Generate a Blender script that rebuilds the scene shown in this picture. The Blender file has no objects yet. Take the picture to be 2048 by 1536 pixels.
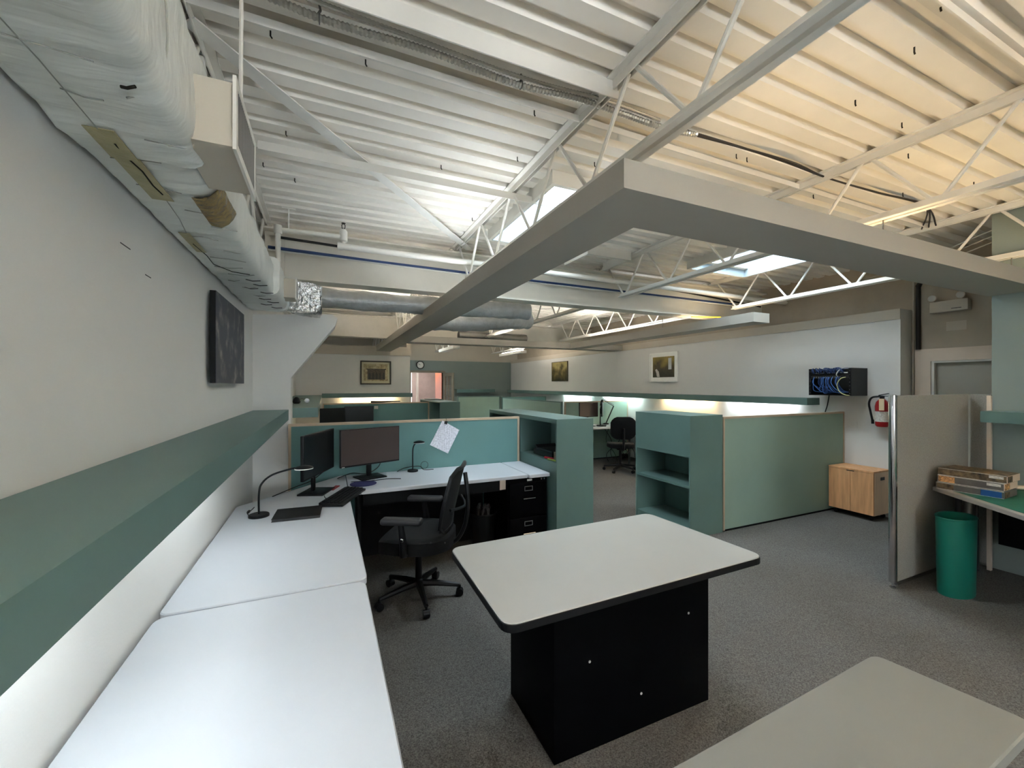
import bpy, bmesh, math, random
from mathutils import Vector, Matrix, noise
random.seed(7)
SC = bpy.context.scene
C = SC.collection
PI = math.pi

# ------------------------------------------------------------------ camera
H_EYE = 1.56
YAW = math.atan2(374, 835)
cam_d = bpy.data.cameras.new('camera'); cam = bpy.data.objects.new('camera', cam_d); C.objects.link(cam)
cam.location = (0, 0, H_EYE)
cam.rotation_euler = (PI/2, 0, -YAW)
cam_d.sensor_width = 36.0; cam_d.lens = 36.0*835/2048
cam_d.shift_y = 2.0/2048
cam_d.clip_start = 0.02
SC.camera = cam

# ------------------------------------------------------------------ sky, exposure
world = bpy.data.worlds.new('overcast_sky'); SC.world = world; world.use_nodes = True
bg = world.node_tree.nodes['Background']
bg.inputs[0].default_value = (0.80, 0.92, 1.0, 1); bg.inputs[1].default_value = 5.0
SC.view_settings.view_transform = 'Standard'; SC.view_settings.look = 'None'
SC.view_settings.exposure = 2.35; SC.view_settings.gamma = 1.0; SC.view_settings.use_curve_mapping = False
SC.cycles.use_denoising = True
SC.cycles.max_bounces = 7; SC.cycles.diffuse_bounces = 5; SC.cycles.use_adaptive_sampling = True; SC.cycles.adaptive_threshold = .08; SC.cycles.glossy_bounces = 4
SC.cycles.transparent_max_bounces = 8
SC.cycles.sample_clamp_indirect = 6.0
# strengths of the lamps, added ones included (used by the tube builder)
COOL = (0.84, 0.92, 1.0); WARM = (1.0, 0.74, 0.42); NEUT = (1.0, 0.95, 0.87)
S_SHELF, S_COVE = 12.0, 16.0

# ------------------------------------------------------------------ materials
def lin(v):
    v = v/255.0
    return v/12.92 if v <= .04045 else ((v+.055)/1.055)**2.4
def rgb(t): return (lin(t[0]), lin(t[1]), lin(t[2]), 1)
MATS = {}
def mat(name, c, rough=.6, metal=0.0, var=.06, vscale=6.0, bump=0.0, bscale=60.0, spec=.4, stretch=None, c2=None, emit=None):
    if name in MATS: return MATS[name]
    m = bpy.data.materials.new(name); m.use_nodes = True; MATS[name] = m
    nt = m.node_tree; N = nt.nodes; L = nt.links; b = N['Principled BSDF']
    tc = N.new('ShaderNodeTexCoord'); src = tc.outputs['Object']
    if stretch:
        mp = N.new('ShaderNodeMapping'); mp.inputs['Scale'].default_value = stretch
        L.new(src, mp.inputs['Vector']); src = mp.outputs['Vector']
    nz = N.new('ShaderNodeTexNoise'); nz.inputs['Scale'].default_value = vscale; nz.inputs['Detail'].default_value = 4
    L.new(src, nz.inputs['Vector'])
    rp = N.new('ShaderNodeValToRGB')
    a = rgb(c); d = rgb(c2) if c2 else a
    rp.color_ramp.elements[0].position = .3; rp.color_ramp.elements[1].position = .7
    rp.color_ramp.elements[0].color = tuple(max(0, x*(1-var)) for x in a[:3])+(1,)
    rp.color_ramp.elements[1].color = tuple(min(1, x*(1+var)) for x in d[:3])+(1,)
    L.new(nz.outputs['Fac'], rp.inputs[0]); L.new(rp.outputs[0], b.inputs['Base Color'])
    b.inputs['Roughness'].default_value = rough; b.inputs['Metallic'].default_value = metal
    b.inputs['Specular IOR Level'].default_value = spec
    if bump:
        n2 = N.new('ShaderNodeTexNoise'); n2.inputs['Scale'].default_value = bscale; n2.inputs['Detail'].default_value = 3
        L.new(src, n2.inputs['Vector'])
        bp = N.new('ShaderNodeBump'); bp.inputs['Strength'].default_value = bump; bp.inputs['Distance'].default_value = .01
        L.new(n2.outputs['Fac'], bp.inputs['Height']); L.new(bp.outputs[0], b.inputs['Normal'])
    if emit:
        b.inputs['Emission Color'].default_value = emit[0]+(1,); b.inputs['Emission Strength'].default_value = emit[1]
    return m

def M(n): return MATS[n]
mat('wall_white', (220, 218, 214), .85, var=.02, vscale=2, bump=.05, bscale=120)
mat('wall_beige', (196, 187, 172), .85, var=.03, vscale=2)
mat('wall_sage', (138, 148, 142), .85, var=.03, vscale=2)
mat('block_beige', (178, 166, 148), .9, var=.06, vscale=5, bump=.1, bscale=40)
mat('deck_white', (236, 231, 222), .55, var=.04, vscale=3)
mat('steel_white', (226, 222, 214), .5, var=.03)
mat('beam_white', (224, 218, 206), .55, var=.03)
mat('cove_grey', (172, 166, 155), .6, var=.02, vscale=2)
mat('duct_wrap', (222, 223, 218), .5, var=.04, vscale=8, bump=.9, bscale=7, stretch=(.5, 3.5, 1.0))
mat('duct_silver', (190, 194, 196), .4, metal=.25, var=.1, vscale=14, bump=.5, bscale=30)
mat('curb_grey', (150, 162, 168), .6, var=.03)
mat('crease_grey', (158, 158, 150), .7)
mat('foil', (205, 205, 205), .18, metal=1.0, var=.12, vscale=40, bump=1.0, bscale=45)
mat('tape_old', (168, 158, 118), .4, var=.12, vscale=14, bump=.3, bscale=40)
mat('tape_brown', (160, 138, 92), .22, metal=.35, var=.25, vscale=30, bump=.8, bscale=50)
mat('tear_dark', (38, 34, 26), .9)
mat('teal', (96, 122, 117), .42, var=.04, vscale=3)
mat('teal_panel', (94, 132, 131), .6, var=.03, vscale=3)
mat('teal_edge', (186, 166, 142), .6, var=.05)
mat('sage_panel', (146, 170, 156), .7, var=.04, vscale=3)
mat('desk_top', (188, 191, 196), .42, var=.02, vscale=3)
mat('desk_edge', (170, 164, 156), .5)
mat('table_top', (172, 171, 166), .42, var=.02, vscale=3)
mat('worktable_top_shaded', (126, 125, 119), .5, var=.02, vscale=3)  # base colour darkened for the viewer's shadow falling on this table
mat('black_lam', (3, 3, 4), .6, var=.1, spec=.05)
mat('black_plastic', (13, 13, 15), .42, var=.1, spec=.3)
mat('black_fabric', (8, 8, 9), .9, var=.2, vscale=90, bump=.3, bscale=300)
mat('grey_plastic', (42, 42, 44), .5)
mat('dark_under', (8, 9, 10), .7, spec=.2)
mat('screen', (9, 10, 12), .3, var=.05, spec=.5)
mat('chrome', (200, 200, 204), .12, metal=1.0, var=.03)
mat('dull_metal', (130, 128, 124), .35, metal=.9, var=.08)
mat('conduit_metal', (186, 182, 172), .3, metal=.7, var=.1, vscale=30)
mat('cable_dark', (48, 44, 42), .6)
mat('cable_black', (16, 16, 17), .5)
mat('cable_blue', (38, 62, 108), .5)
mat('cable_lblue', (70, 112, 176), .5)
mat('cable_yellow', (196, 190, 130), .5)
mat('cable_green', (44, 70, 48), .5)
mat('cable_white', (200, 198, 190), .5)
mat('fabric_grey', (146, 143, 136), .95, var=.15, vscale=150, bump=.2, bscale=400)
mat('oak', (218, 160, 110), .5, var=.12, vscale=5, stretch=(6, 6, .6), c2=(226, 170, 120))
mat('birch', (246, 214, 182), .5, var=.06, vscale=5, stretch=(5, 5, .6))
mat('door_orange', (196, 104, 58), .45, var=.1, vscale=5, stretch=(6, 6, .6))
mat('door_trim', (214, 196, 178), .55, var=.03)
mat('door_grey', (170, 166, 154), .6, var=.03)
mat('french_grey', (138, 128, 112), .6, var=.05)
mat('hall_pink', (196, 180, 174), .85)
mat('white_trim', (222, 218, 210), .6)
mat('white_paint', (226, 224, 218), .5)
mat('ext_red', (150, 24, 28), .3, var=.06)
mat('tag_cream', (226, 200, 160), .7)
mat('label_white', (205, 200, 192), .7, var=.25, vscale=70)
mat('bin_green', (8, 98, 84), .5, var=.05)
mat('desk_green', (36, 104, 84), .5, var=.05)
mat('pad_blue', (38, 40, 86), .8)
mat('pipe_black', (26, 20, 18), .45)
mat('clock_face', (222, 220, 212), .4)
mat('frame_dark', (66, 64, 56), .5)
mat('frame_white', (248, 247, 243), .5)
mat('mat_cream', (206, 200, 168), .8)
mat('red_marker', (190, 40, 62), .4)
mat('lime_marker', (170, 190, 90), .4)
mat('carton', (92, 84, 72), .7, var=.4, vscale=40)
mat('puzzle_dark', (66, 58, 50), .6, var=.6, vscale=26, c2=(110, 92, 66))
mat('puzzle_grey', (96, 92, 88), .5, var=.15, vscale=20)
mat('puzzle_blue', (28, 78, 140), .4)
mat('puzzle_cream', (214, 190, 170), .6)
mat('puzzle_pic', (140, 96, 60), .6, var=.7, vscale=60, c2=(190, 140, 90))
mat('mesh_black', (16, 16, 17), .9, var=.3, vscale=200)
mat('lens', (205, 205, 200), .1, spec=.8)
mat('rack_black', (24, 23, 22), .5, var=.1)
mat('yellow_glow', (226, 206, 40), .5)

def carpet():
    m = bpy.data.materials.new('carpet'); m.use_nodes = True; MATS['carpet'] = m
    nt = m.node_tree; N = nt.nodes; L = nt.links; b = N['Principled BSDF']
    tc = N.new('ShaderNodeTexCoord')
    n1 = N.new('ShaderNodeTexNoise'); n1.inputs['Scale'].default_value = 170; n1.inputs['Detail'].default_value = 3
    n2 = N.new('ShaderNodeTexNoise'); n2.inputs['Scale'].default_value = 1.1; n2.inputs['Detail'].default_value = 4
    L.new(tc.outputs['Object'], n1.inputs['Vector']); L.new(tc.outputs['Object'], n2.inputs['Vector'])
    r1 = N.new('ShaderNodeValToRGB'); r1.color_ramp.elements[0].position = .3; r1.color_ramp.elements[1].position = .72
    r1.color_ramp.elements[0].color = rgb((74, 71, 68)); r1.color_ramp.elements[1].color = rgb((124, 121, 117))
    L.new(n1.outputs['Fac'], r1.inputs[0])
    r2 = N.new('ShaderNodeValToRGB'); r2.color_ramp.elements[0].position = .35; r2.color_ramp.elements[1].position = .65
    r2.color_ramp.elements[0].color = (.88, .86, .82, 1); r2.color_ramp.elements[1].color = (1, 1, 1, 1)
    L.new(n2.outputs['Fac'], r2.inputs[0])
    mx = N.new('ShaderNodeMixRGB'); mx.blend_type = 'MULTIPLY'; mx.inputs[0].default_value = 1
    L.new(r1.outputs[0], mx.inputs[1]); L.new(r2.outputs[0], mx.inputs[2]); L.new(mx.outputs[0], b.inputs['Base Color'])
    b.inputs['Roughness'].default_value = .95; b.inputs['Specular IOR Level'].default_value = .1
    bp = N.new('ShaderNodeBump'); bp.inputs['Strength'].default_value = .5; bp.inputs['Distance'].default_value = .006
    L.new(n1.outputs['Fac'], bp.inputs['Height']); L.new(bp.outputs[0], b.inputs['Normal'])
carpet()

def emis(name, c, s):
    m = bpy.data.materials.new(name); m.use_nodes = True; MATS[name] = m
    N = m.node_tree.nodes; b = N['Principled BSDF']
    b.inputs['Base Color'].default_value = (.8, .8, .8, 1)
    b.inputs['Emission Color'].default_value = c+(1,); b.inputs['Emission Strength'].default_value = s
    return m

def pane_mat():
    m = bpy.data.materials.new('skylight_acrylic'); m.use_nodes = True; MATS['skylight_acrylic'] = m
    nt = m.node_tree; N = nt.nodes; L = nt.links
    for n in list(N):
        if n.type != 'OUTPUT_MATERIAL': N.remove(n)
    out = [n for n in N if n.type == 'OUTPUT_MATERIAL'][0]
    tr = N.new('ShaderNodeBsdfTransparent'); tr.inputs[0].default_value = (.95, .98, 1, 1)
    tl = N.new('ShaderNodeBsdfTranslucent'); tl.inputs[0].default_value = (.9, .95, 1, 1)
    mx = N.new('ShaderNodeMixShader'); mx.inputs[0].default_value = .25
    L.new(tr.outputs[0], mx.inputs[1]); L.new(tl.outputs[0], mx.inputs[2]); L.new(mx.outputs[0], out.inputs[0])
pane_mat()
def glass_mat():
    m = bpy.data.materials.new('door_glass'); m.use_nodes = True; MATS['door_glass'] = m
    nt = m.node_tree; N = nt.nodes; L = nt.links
    for n in list(N):
        if n.type != 'OUTPUT_MATERIAL': N.remove(n)
    out = [n for n in N if n.type == 'OUTPUT_MATERIAL'][0]
    tr = N.new('ShaderNodeBsdfTransparent'); gl = N.new('ShaderNodeBsdfGlossy'); gl.inputs['Roughness'].default_value = .05
    mx = N.new('ShaderNodeMixShader'); mx.inputs[0].default_value = .08
    L.new(tr.outputs[0], mx.inputs[1]); L.new(gl.outputs[0], mx.inputs[2]); L.new(mx.outputs[0], out.inputs[0])
glass_mat()

def art(name, stops, scale, seed, horiz=None, stretch=(1, 1, 1)):
    """generic mottled painting: noise through a colour ramp, optional vertical gradient share"""
    m = bpy.data.materials.new(name); m.use_nodes = True; MATS[name] = m
    nt = m.node_tree; N = nt.nodes; L = nt.links; b = N['Principled BSDF']
    tc = N.new('ShaderNodeTexCoord'); mp = N.new('ShaderNodeMapping')
    mp.inputs['Location'].default_value = (seed, seed*.7, seed*1.3); mp.inputs['Scale'].default_value = stretch
    L.new(tc.outputs['Object'], mp.inputs['Vector'])
    nz = N.new('ShaderNodeTexNoise'); nz.inputs['Scale'].default_value = scale; nz.inputs['Detail'].default_value = 5
    L.new(mp.outputs[0], nz.inputs['Vector'])
    fac = nz.outputs['Fac']
    if horiz is not None:
        sx = N.new('ShaderNodeSeparateXYZ'); L.new(tc.outputs['Generated'], sx.inputs[0])
        mt = N.new('ShaderNodeMath'); mt.operation = 'MULTIPLY_ADD'; mt.inputs[1].default_value = horiz; mt.inputs[2].default_value = -horiz*.5
        L.new(sx.outputs[2], mt.inputs[0])
        ad = N.new('ShaderNodeMath'); ad.operation = 'ADD'; L.new(fac, ad.inputs[0]); L.new(mt.outputs[0], ad.inputs[1]); fac = ad.outputs[0]
    rp = N.new('ShaderNodeValToRGB'); e = rp.color_ramp.elements
    while len(e) < len(stops): e.new(.5)
    for k, (p, c) in enumerate(stops):
        e[k].position = p; e[k].color = rgb(c)
    L.new(fac, rp.inputs[0]); L.new(rp.outputs[0], b.inputs['Base Color'])
    b.inputs['Roughness'].default_value = .6
art('art_dark', [(.0, (52, 56, 66)), (.5, (60, 64, 74)), (.6, (96, 96, 96)), (.72, (150, 148, 138))], 9, 3.1)
art('art_trees', [(.15, (38, 40, 20)), (.42, (84, 76, 36)), (.55, (120, 104, 58)), (.75, (176, 160, 104))], 7, 1.7, .55)
art('art_room', [(.2, (44, 40, 26)), (.45, (70, 62, 38)), (.6, (120, 104, 50)), (.8, (150, 132, 66))], 4, 5.3, .6)
art('art_facade', [(.3, (140, 122, 92)), (.5, (178, 164, 126)), (.7, (202, 192, 156))], 24, 2.2, None)

def paper_mat():
    m = bpy.data.materials.new('printed_paper'); m.use_nodes = True; MATS['printed_paper'] = m
    nt = m.node_tree; N = nt.nodes; L = nt.links; b = N['Principled BSDF']
    tc = N.new('ShaderNodeTexCoord')
    wv = N.new('ShaderNodeTexWave'); wv.wave_type = 'BANDS'; wv.bands_direction = 'X'; wv.inputs['Scale'].default_value = 28; wv.inputs['Distortion'].default_value = 0
    L.new(tc.outputs['Object'], wv.inputs['Vector'])
    nz = N.new('ShaderNodeTexNoise'); nz.inputs['Scale'].default_value = 60; L.new(tc.outputs['Object'], nz.inputs['Vector'])
    mu = N.new('ShaderNodeMath'); mu.operation = 'MULTIPLY'; L.new(wv.outputs['Fac'], mu.inputs[0]); L.new(nz.outputs['Fac'], mu.inputs[1])
    rp = N.new('ShaderNodeValToRGB'); rp.color_ramp.elements[0].position = .38; rp.color_ramp.elements[1].position = .5
    rp.color_ramp.elements[0].color = rgb((226, 226, 236)); rp.color_ramp.elements[1].color = rgb((150, 150, 162))
    L.new(mu.outputs[0], rp.inputs[0]); L.new(rp.outputs[0], b.inputs['Base Color']); b.inputs['Roughness'].default_value = .8
paper_mat()

# ------------------------------------------------------------------ mesh helpers
class MB:
    def __init__(s): s.v = []; s.f = []; s.sm = []
    def add(s, vs, fs, smooth=False):
        o = len(s.v); s.v += [tuple(p) for p in vs]
        for f in fs: s.f.append(tuple(i+o for i in f)); s.sm.append(smooth)
        return s
    def box(s, x0, x1, y0, y1, z0, z1, bev=0.0, seg=2):
        if x0 > x1: x0, x1 = x1, x0
        if y0 > y1: y0, y1 = y1, y0
        if z0 > z1: z0, z1 = z1, z0
        if bev <= 0:
            vs = [(x0,y0,z0),(x1,y0,z0),(x1,y1,z0),(x0,y1,z0),(x0,y0,z1),(x1,y0,z1),(x1,y1,z1),(x0,y1,z1)]
            return s.add(vs, [(0,3,2,1),(4,5,6,7),(0,1,5,4),(1,2,6,5),(2,3,7,6),(3,0,4,7)])
        bm = bmesh.new(); bmesh.ops.create_cube(bm, size=1)
        for v in bm.verts:
            v.co = Vector(((x0+x1)/2+v.co.x*(x1-x0), (y0+y1)/2+v.co.y*(y1-y0), (z0+z1)/2+v.co.z*(z1-z0)))
        bmesh.ops.bevel(bm, geom=bm.edges[:], offset=bev, segments=seg, affect='EDGES', profile=.5)
        s.bm(bm, True); return s
    def bm(s, bm, smooth=False):
        bm.verts.ensure_lookup_table(); bm.verts.index_update()
        s.add([v.co[:] for v in bm.verts], [[v.index for v in f.verts] for f in bm.faces], smooth); bm.free(); return s
    def prism(s, poly, axis, lo, hi, smooth=False):
        """poly in the two other axes (x,y for z; y,z for x; x,z for y)"""
        n = len(poly)
        def P(a, b, t): return {'z': (a, b, t), 'x': (t, a, b), 'y': (a, t, b)}[axis]
        vs = [P(a, b, lo) for a, b in poly]+[P(a, b, hi) for a, b in poly]
        fs = [tuple(range(n-1, -1, -1)), tuple(range(n, 2*n))]
        fs += [(i, (i+1) % n, n+(i+1) % n, n+i) for i in range(n)]
        return s.add(vs, fs, smooth)
    def tube(s, path, r, n=8, caps=True, rf=None, closed=False):
        P = [Vector(p) for p in path]; m = len(P); vs = []; fs = []
        up = Vector((0, 0, 1)); prev = None
        for i, p in enumerate(P):
            if closed: t = P[(i+1) % m]-P[i-1]
            else: t = (P[min(i+1, m-1)]-P[max(i-1, 0)])
            t.normalize()
            if prev is None:
                a = t.cross(up)
                if a.length < .05: a = t.cross(Vector((1, 0, 0)))
            else:
                a = prev-t*prev.dot(t)
                if a.length < 1e-4: a = t.cross(up)
            a.normalize(); prev = a; b = t.cross(a)
            rr = rf(i) if rf else r
            for k in range(n):
                w = 2*PI*k/n; vs.append(p+(a*math.cos(w)+b*math.sin(w))*rr)
        seg = m if closed else m-1
        for i in range(seg):
            j = (i+1) % m
            for k in range(n): fs.append((i*n+k, i*n+(k+1) % n, j*n+(k+1) % n, j*n+k))
        if caps and not closed:
            fs.append(tuple(range(n-1, -1, -1))); fs.append(tuple((m-1)*n+k for k in range(n)))
        return s.add(vs, fs, True)
    def lathe(s, prof, cx=0, cy=0, cz=0, n=20, sx=1, sy=1, axis='z'):
        vs = []; fs = []
        for r, z in prof:
            for k in range(n):
                w = 2*PI*k/n; a, b = r*math.cos(w)*sx, r*math.sin(w)*sy
                vs.append({'z': (cx+a, cy+b, cz+z), 'x': (cx+z, cy+a, cz+b), 'y': (cx+a, cy+z, cz+b)}[axis])
        for i in range(len(prof)-1):
            for k in range(n): fs.append((i*n+k, i*n+(k+1) % n, (i+1)*n+(k+1) % n, (i+1)*n+k))
        fs.append(tuple(range(n-1, -1, -1))); fs.append(tuple((len(prof)-1)*n+k for k in range(n)))
        return s.add(vs, fs, True)
    def bar(s, p0, p1, w, h, up=(0, 0, 1)):
        p0, p1 = Vector(p0), Vector(p1); t = (p1-p0).normalized(); u = Vector(up)
        a = t.cross(u)
        if a.length < .02: a = t.cross(Vector((1, 0, 0)))
        a.normalize(); b = a.cross(t).normalized(); a *= w/2; b *= h/2
        vs = [p0-a-b, p0+a-b, p0+a+b, p0-a+b, p1-a-b, p1+a-b, p1+a+b, p1-a+b]
        return s.add(vs, [(0,3,2,1),(4,5,6,7),(0,1,5,4),(1,2,6,5),(2,3,7,6),(3,0,4,7)])

OFF = {}
def setp(o, label=None, cat=None, group=None, kind=None):
    if label: o['label'] = label
    if cat: o['category'] = cat
    if group: o['group'] = group
    if kind: o['kind'] = kind
    return o
def thing(name, loc, label=None, cat=None, group=None, rz=0, kind=None):
    o = bpy.data.objects.new(name, None); C.objects.link(o); o.empty_display_size = .05
    o.location = loc; o.rotation_euler = (0, 0, rz); OFF[o.name] = Vector(loc)
    return setp(o, label, cat, group, kind)
def part(name, mb, m, parent=None, local=False, label=None):
    """a mesh object; vertices are world coordinates unless local (then the parent's own frame)"""
    me = bpy.data.meshes.new(name)
    org = Vector((0, 0, 0))
    if parent is not None and not local: org = OFF[parent.name]
    if parent is None:
        lo = Vector([min(v[k] for v in mb.v) for k in range(3)]); hi = Vector([max(v[k] for v in mb.v) for k in range(3)])
        org = Vector(((lo.x+hi.x)/2, (lo.y+hi.y)/2, lo.z))
    me.from_pydata([tuple(Vector(v)-org) for v in mb.v], [], mb.f); me.update()
    me.polygons.foreach_set('use_smooth', mb.sm)
    if any(mb.sm) and hasattr(me, 'set_sharp_from_angle'): me.set_sharp_from_angle(angle=math.radians(40))
    me.materials.append(MATS[m] if isinstance(m, str) else m)
    o = bpy.data.objects.new(name, me); C.objects.link(o)
    if parent is not None: o.parent = parent; OFF[o.name] = org
    else: o.location = org; OFF[o.name] = org
    if label: o['label'] = label
    return o
def struct(name, mb, m, parent=None, label=None, cat=None):
    o = part(name, mb, m, parent)
    if parent is None: setp(o, label, cat, None, 'structure')
    return o
def solo(name, mb, m, label, cat, group=None, kind=None):
    return setp(part(name, mb, m), label, cat, group, kind)
def B(*a, **k): return MB().box(*a, **k)
def arc(c, r, a0, a1, n, plane='xz'):
    out = []
    for i in range(n+1):
        w = a0+(a1-a0)*i/n; p, q = r*math.cos(w), r*math.sin(w)
        out.append({'xz': (c[0]+p, c[1], c[2]+q), 'xy': (c[0]+p, c[1]+q, c[2]), 'yz': (c[0], c[1]+p, c[2]+q)}[plane])
    return out
def rounded(poly, r, n=5):
    """round the corners of a polygon by radius r"""
    out = []
    m = len(poly)
    for i in range(m):
        p0, p, p1 = Vector(poly[i-1]), Vector(poly[i]), Vector(poly[(i+1) % m])
        rr = r[i] if isinstance(r, (list, tuple)) else r
        a = (p0-p); b = (p1-p); d = min(rr, a.length*.45, b.length*.45)
        if d < 1e-4: out.append(tuple(p)); continue
        s, e = p+a.normalized()*d, p+b.normalized()*d
        for k in range(n+1):
            t = k/n; q = s*(1-t)**2+p*2*t*(1-t)+e*t*t; out.append(tuple(q))
    return out
def smooth_path(pts, k=6):
    P = [Vector(p) for p in pts]; out = []
    for i in range(len(P)-1):
        p0, p1, p2, p3 = P[max(i-1, 0)], P[i], P[i+1], P[min(i+2, len(P)-1)]
        for j in range(k):
            t = j/k
            out.append(.5*((2*p1)+(p2-p0)*t+(2*p0-5*p1+4*p2-p3)*t*t+(3*p1-p0-3*p2+p3)*t**3))
    out.append(P[-1]); return out

XL, XR, XR2, XN = -.56, 6.05, 6.30, 5.20          # left wall, furred right wall, block right wall, near right wall
YB, YF = -3.0, 13.6
ZD = 3.055                                          # underside of deck flutes

# ================================================================== STRUCTURE
struct('floor', B(XL-.1, 6.6, YB-.1, 16.6, -.08, 0), 'carpet', label='grey brown flecked carpet floor of the office', cat='floor')
# corrugated roof deck with skylight openings
HOLES = [(1.47, 2.45, 2.56, 3.76), (4.03, 4.97, 2.50, 3.72), (1.6, 2.9, 10.6, 11.8)]
def deck():
    mb = MB(); P = .1524; d = .038
    prof = [(0, 0), (.088, 0), (.104, d), (.1364, d), (P, 0)]
    n0 = math.floor(YB/P); n1 = math.ceil(16.6/P)
    for k in range(n0, n1):
        y0 = k*P; yc = y0+P/2
        iv = [(XL-.1, 6.6)]
        for (a, b, c, e) in HOLES:
            if c < yc < e:
                nv = []
                for (p, q) in iv:
                    if a > p and b < q: nv += [(p, a), (b, q)]
                    else: nv.append((p, q))
                iv = nv
        for (p, q) in iv:
            for (ya, za), (yb, zb) in zip(prof[:-1], prof[1:]):
                mb.add([(p, y0+ya, ZD+za), (q, y0+ya, ZD+za), (q, y0+yb, ZD+zb), (p, y0+yb, ZD+zb)], [(0, 3, 2, 1)])
    return mb
ceil = struct('ceiling', deck(), 'deck_white', label='white painted corrugated metal roof deck', cat='ceiling')
struct('wall_left', B(XL-.1, XL, YB, 13.6, 0, ZD+.04), 'wall_white', label='long white painted wall on the left behind the ledge', cat='wall')
WX0, WX1, WZ0, WZ1 = .7, 2.3, .90, 1.80  # unseen window, added so daylight reaches surfaces facing the camera
mb = MB().box(XL-.1, WX0, YB-.1, YB, 0, ZD+.04).box(WX1, 6.6, YB-.1, YB, 0, ZD+.04).box(WX0, WX1, YB-.1, YB, 0, WZ0).box(WX0, WX1, YB-.1, YB, WZ1, ZD+.04)
struct('wall_behind', mb, 'wall_white', label='white wall closing the office behind the camera, with an opening for the added window', cat='wall')
w4 = thing('fill_window', ((WX0+WX1)/2, YB, WZ0), 'wide window added behind the camera to light the near surfaces', 'window', kind='structure')
mb = MB().box(WX0, WX1, YB-.08, YB-.03, WZ0, WZ0+.05).box(WX0, WX1, YB-.08, YB-.03, WZ1-.05, WZ1)
for xx in (WX0, (WX0+WX1)/2-.025, WX1-.05): mb.box(xx, xx+.05, YB-.08, YB-.03, WZ0+.05, WZ1-.05)
part('frame', mb, 'white_trim', w4)
for xa, xb in ((WX0+.05, (WX0+WX1)/2-.025), ((WX0+WX1)/2+.025, WX1-.05)): part('pane', B(xa, xb, YB-.058, YB-.052, WZ0+.05, WZ1-.05), 'door_glass', w4)
part('sill', B(WX0-.05, WX1+.05, YB, YB+.06, WZ0-.03, WZ0), 'white_trim', w4)
ld = bpy.data.lights.new('daylight_portal', 'AREA'); ld.shape = 'RECTANGLE'; ld.size = WX1-WX0; ld.size_y = WZ1-WZ0; ld.cycles.is_portal = True
lo = bpy.data.objects.new('daylight_portal', ld); C.objects.link(lo); lo.parent = w4; lo.location = (0, -.11, (WZ1-WZ0)/2); lo.rotation_euler = (PI/2, 0, PI)
# wing wall with sloping haunch
mb = MB(); mb.prism([(XL, 0), (-.275, 0), (-.275, 1.62), (.085, 2.10), (.105, 2.17), (.06, 2.20), (XL, 2.16)], 'y', 4.13, 4.36)
struct('wall_wing', mb, 'wall_white', label='short white wing wall with sloping haunch below the duct end', cat='wall')
struct('wall_far_left', B(XL, 1.80, 9.8, 13.58, 0, 2.43), 'wall_white', label='far left white wall carrying the framed building print', cat='wall')
struct('trim_1', B(XL, 1.81, 9.77, 9.8, 2.23, 2.43), 'wall_beige', label='beige band along the top of the far left wall', cat='trim')
# far wall with door opening
mb = MB(); mb.box(1.7, 2.53, YF, YF+.12, 0, 2.36).box(3.58, 6.6, YF, YF+.12, 0, 2.36).box(2.53, 3.58, YF, YF+.12, 1.97, 2.36)
struct('wall_far', mb, 'wall_sage', label='grey green far wall with the clock and open door', cat='wall')
struct('wall_far_upper', B(XL-.1, 6.6, YF+.02, YF+.12, 2.36, ZD+.04), 'wall_beige', label='beige upper strip of the far wall under the roof', cat='wall')
struct('light_block_far_left', B(1.72, 1.80, 9.8, 13.5, 2.43, ZD+.04), 'wall_beige', label='upper side block added to keep the space over the far left wall dark', cat='wall')  # added blocker that keeps light out of the space above the wall
# furred right wall and its band
struct('wall_right', B(XR, XR2+.02, 2.56, YF, 0, 2.44), 'wall_white', label='white furred out right wall with pictures and network rack', cat='wall')
struct('trim_2', B(XR-.012, XR, 2.56, YF, 2.32, 2.44), 'wall_beige', label='beige band along the top of the right wall', cat='trim')
mb = MB(); mb.box(XR2, XR2+.2, YB, YF, 2.44, ZD+.04).box(XR2, XR2+.2, 2.45, 2.56, 0, 2.44).box(XR2, XR2+.2, YB, 1.2, 0, 2.44).box(XR2, XR2+.2, 1.2, 2.45, 1.90, 2.44)
struct('wall_right_block', mb, 'block_beige', label='beige painted block wall above and beside the side door', cat='wall')
struct('wall_right_near', B(XN, XN+.14, YB, 1.58, 0, ZD+.04), 'wall_sage', label='grey green wall standing at the right edge of the view', cat='wall')
# side door in the recessed right wall
d = thing('door_1', (XR2, 2.0, 0), 'beige side door with wide pale frame in the right recess', 'door', kind='structure')
mb = MB(); mb.box(XR2-.03, XR2+.02, 2.38, 2.52, 0, 1.97).box(XR2-.03, XR2+.02, 1.25, 2.38, 1.83, 1.97)
part('door_frame', mb, 'door_trim', d)
mb = MB(); mb.box(XR2-.02, XR2+.03, 2.355, 2.38, 0, 1.83).box(XR2-.02, XR2+.03, 1.25, 2.355, 1.81, 1.83)
part('door_stop', mb, 'white_trim', d)
part('door_leaf', B(XR2+.03, XR2+.07, 1.25, 2.355, .01, 1.81), 'door_grey', d)
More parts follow.
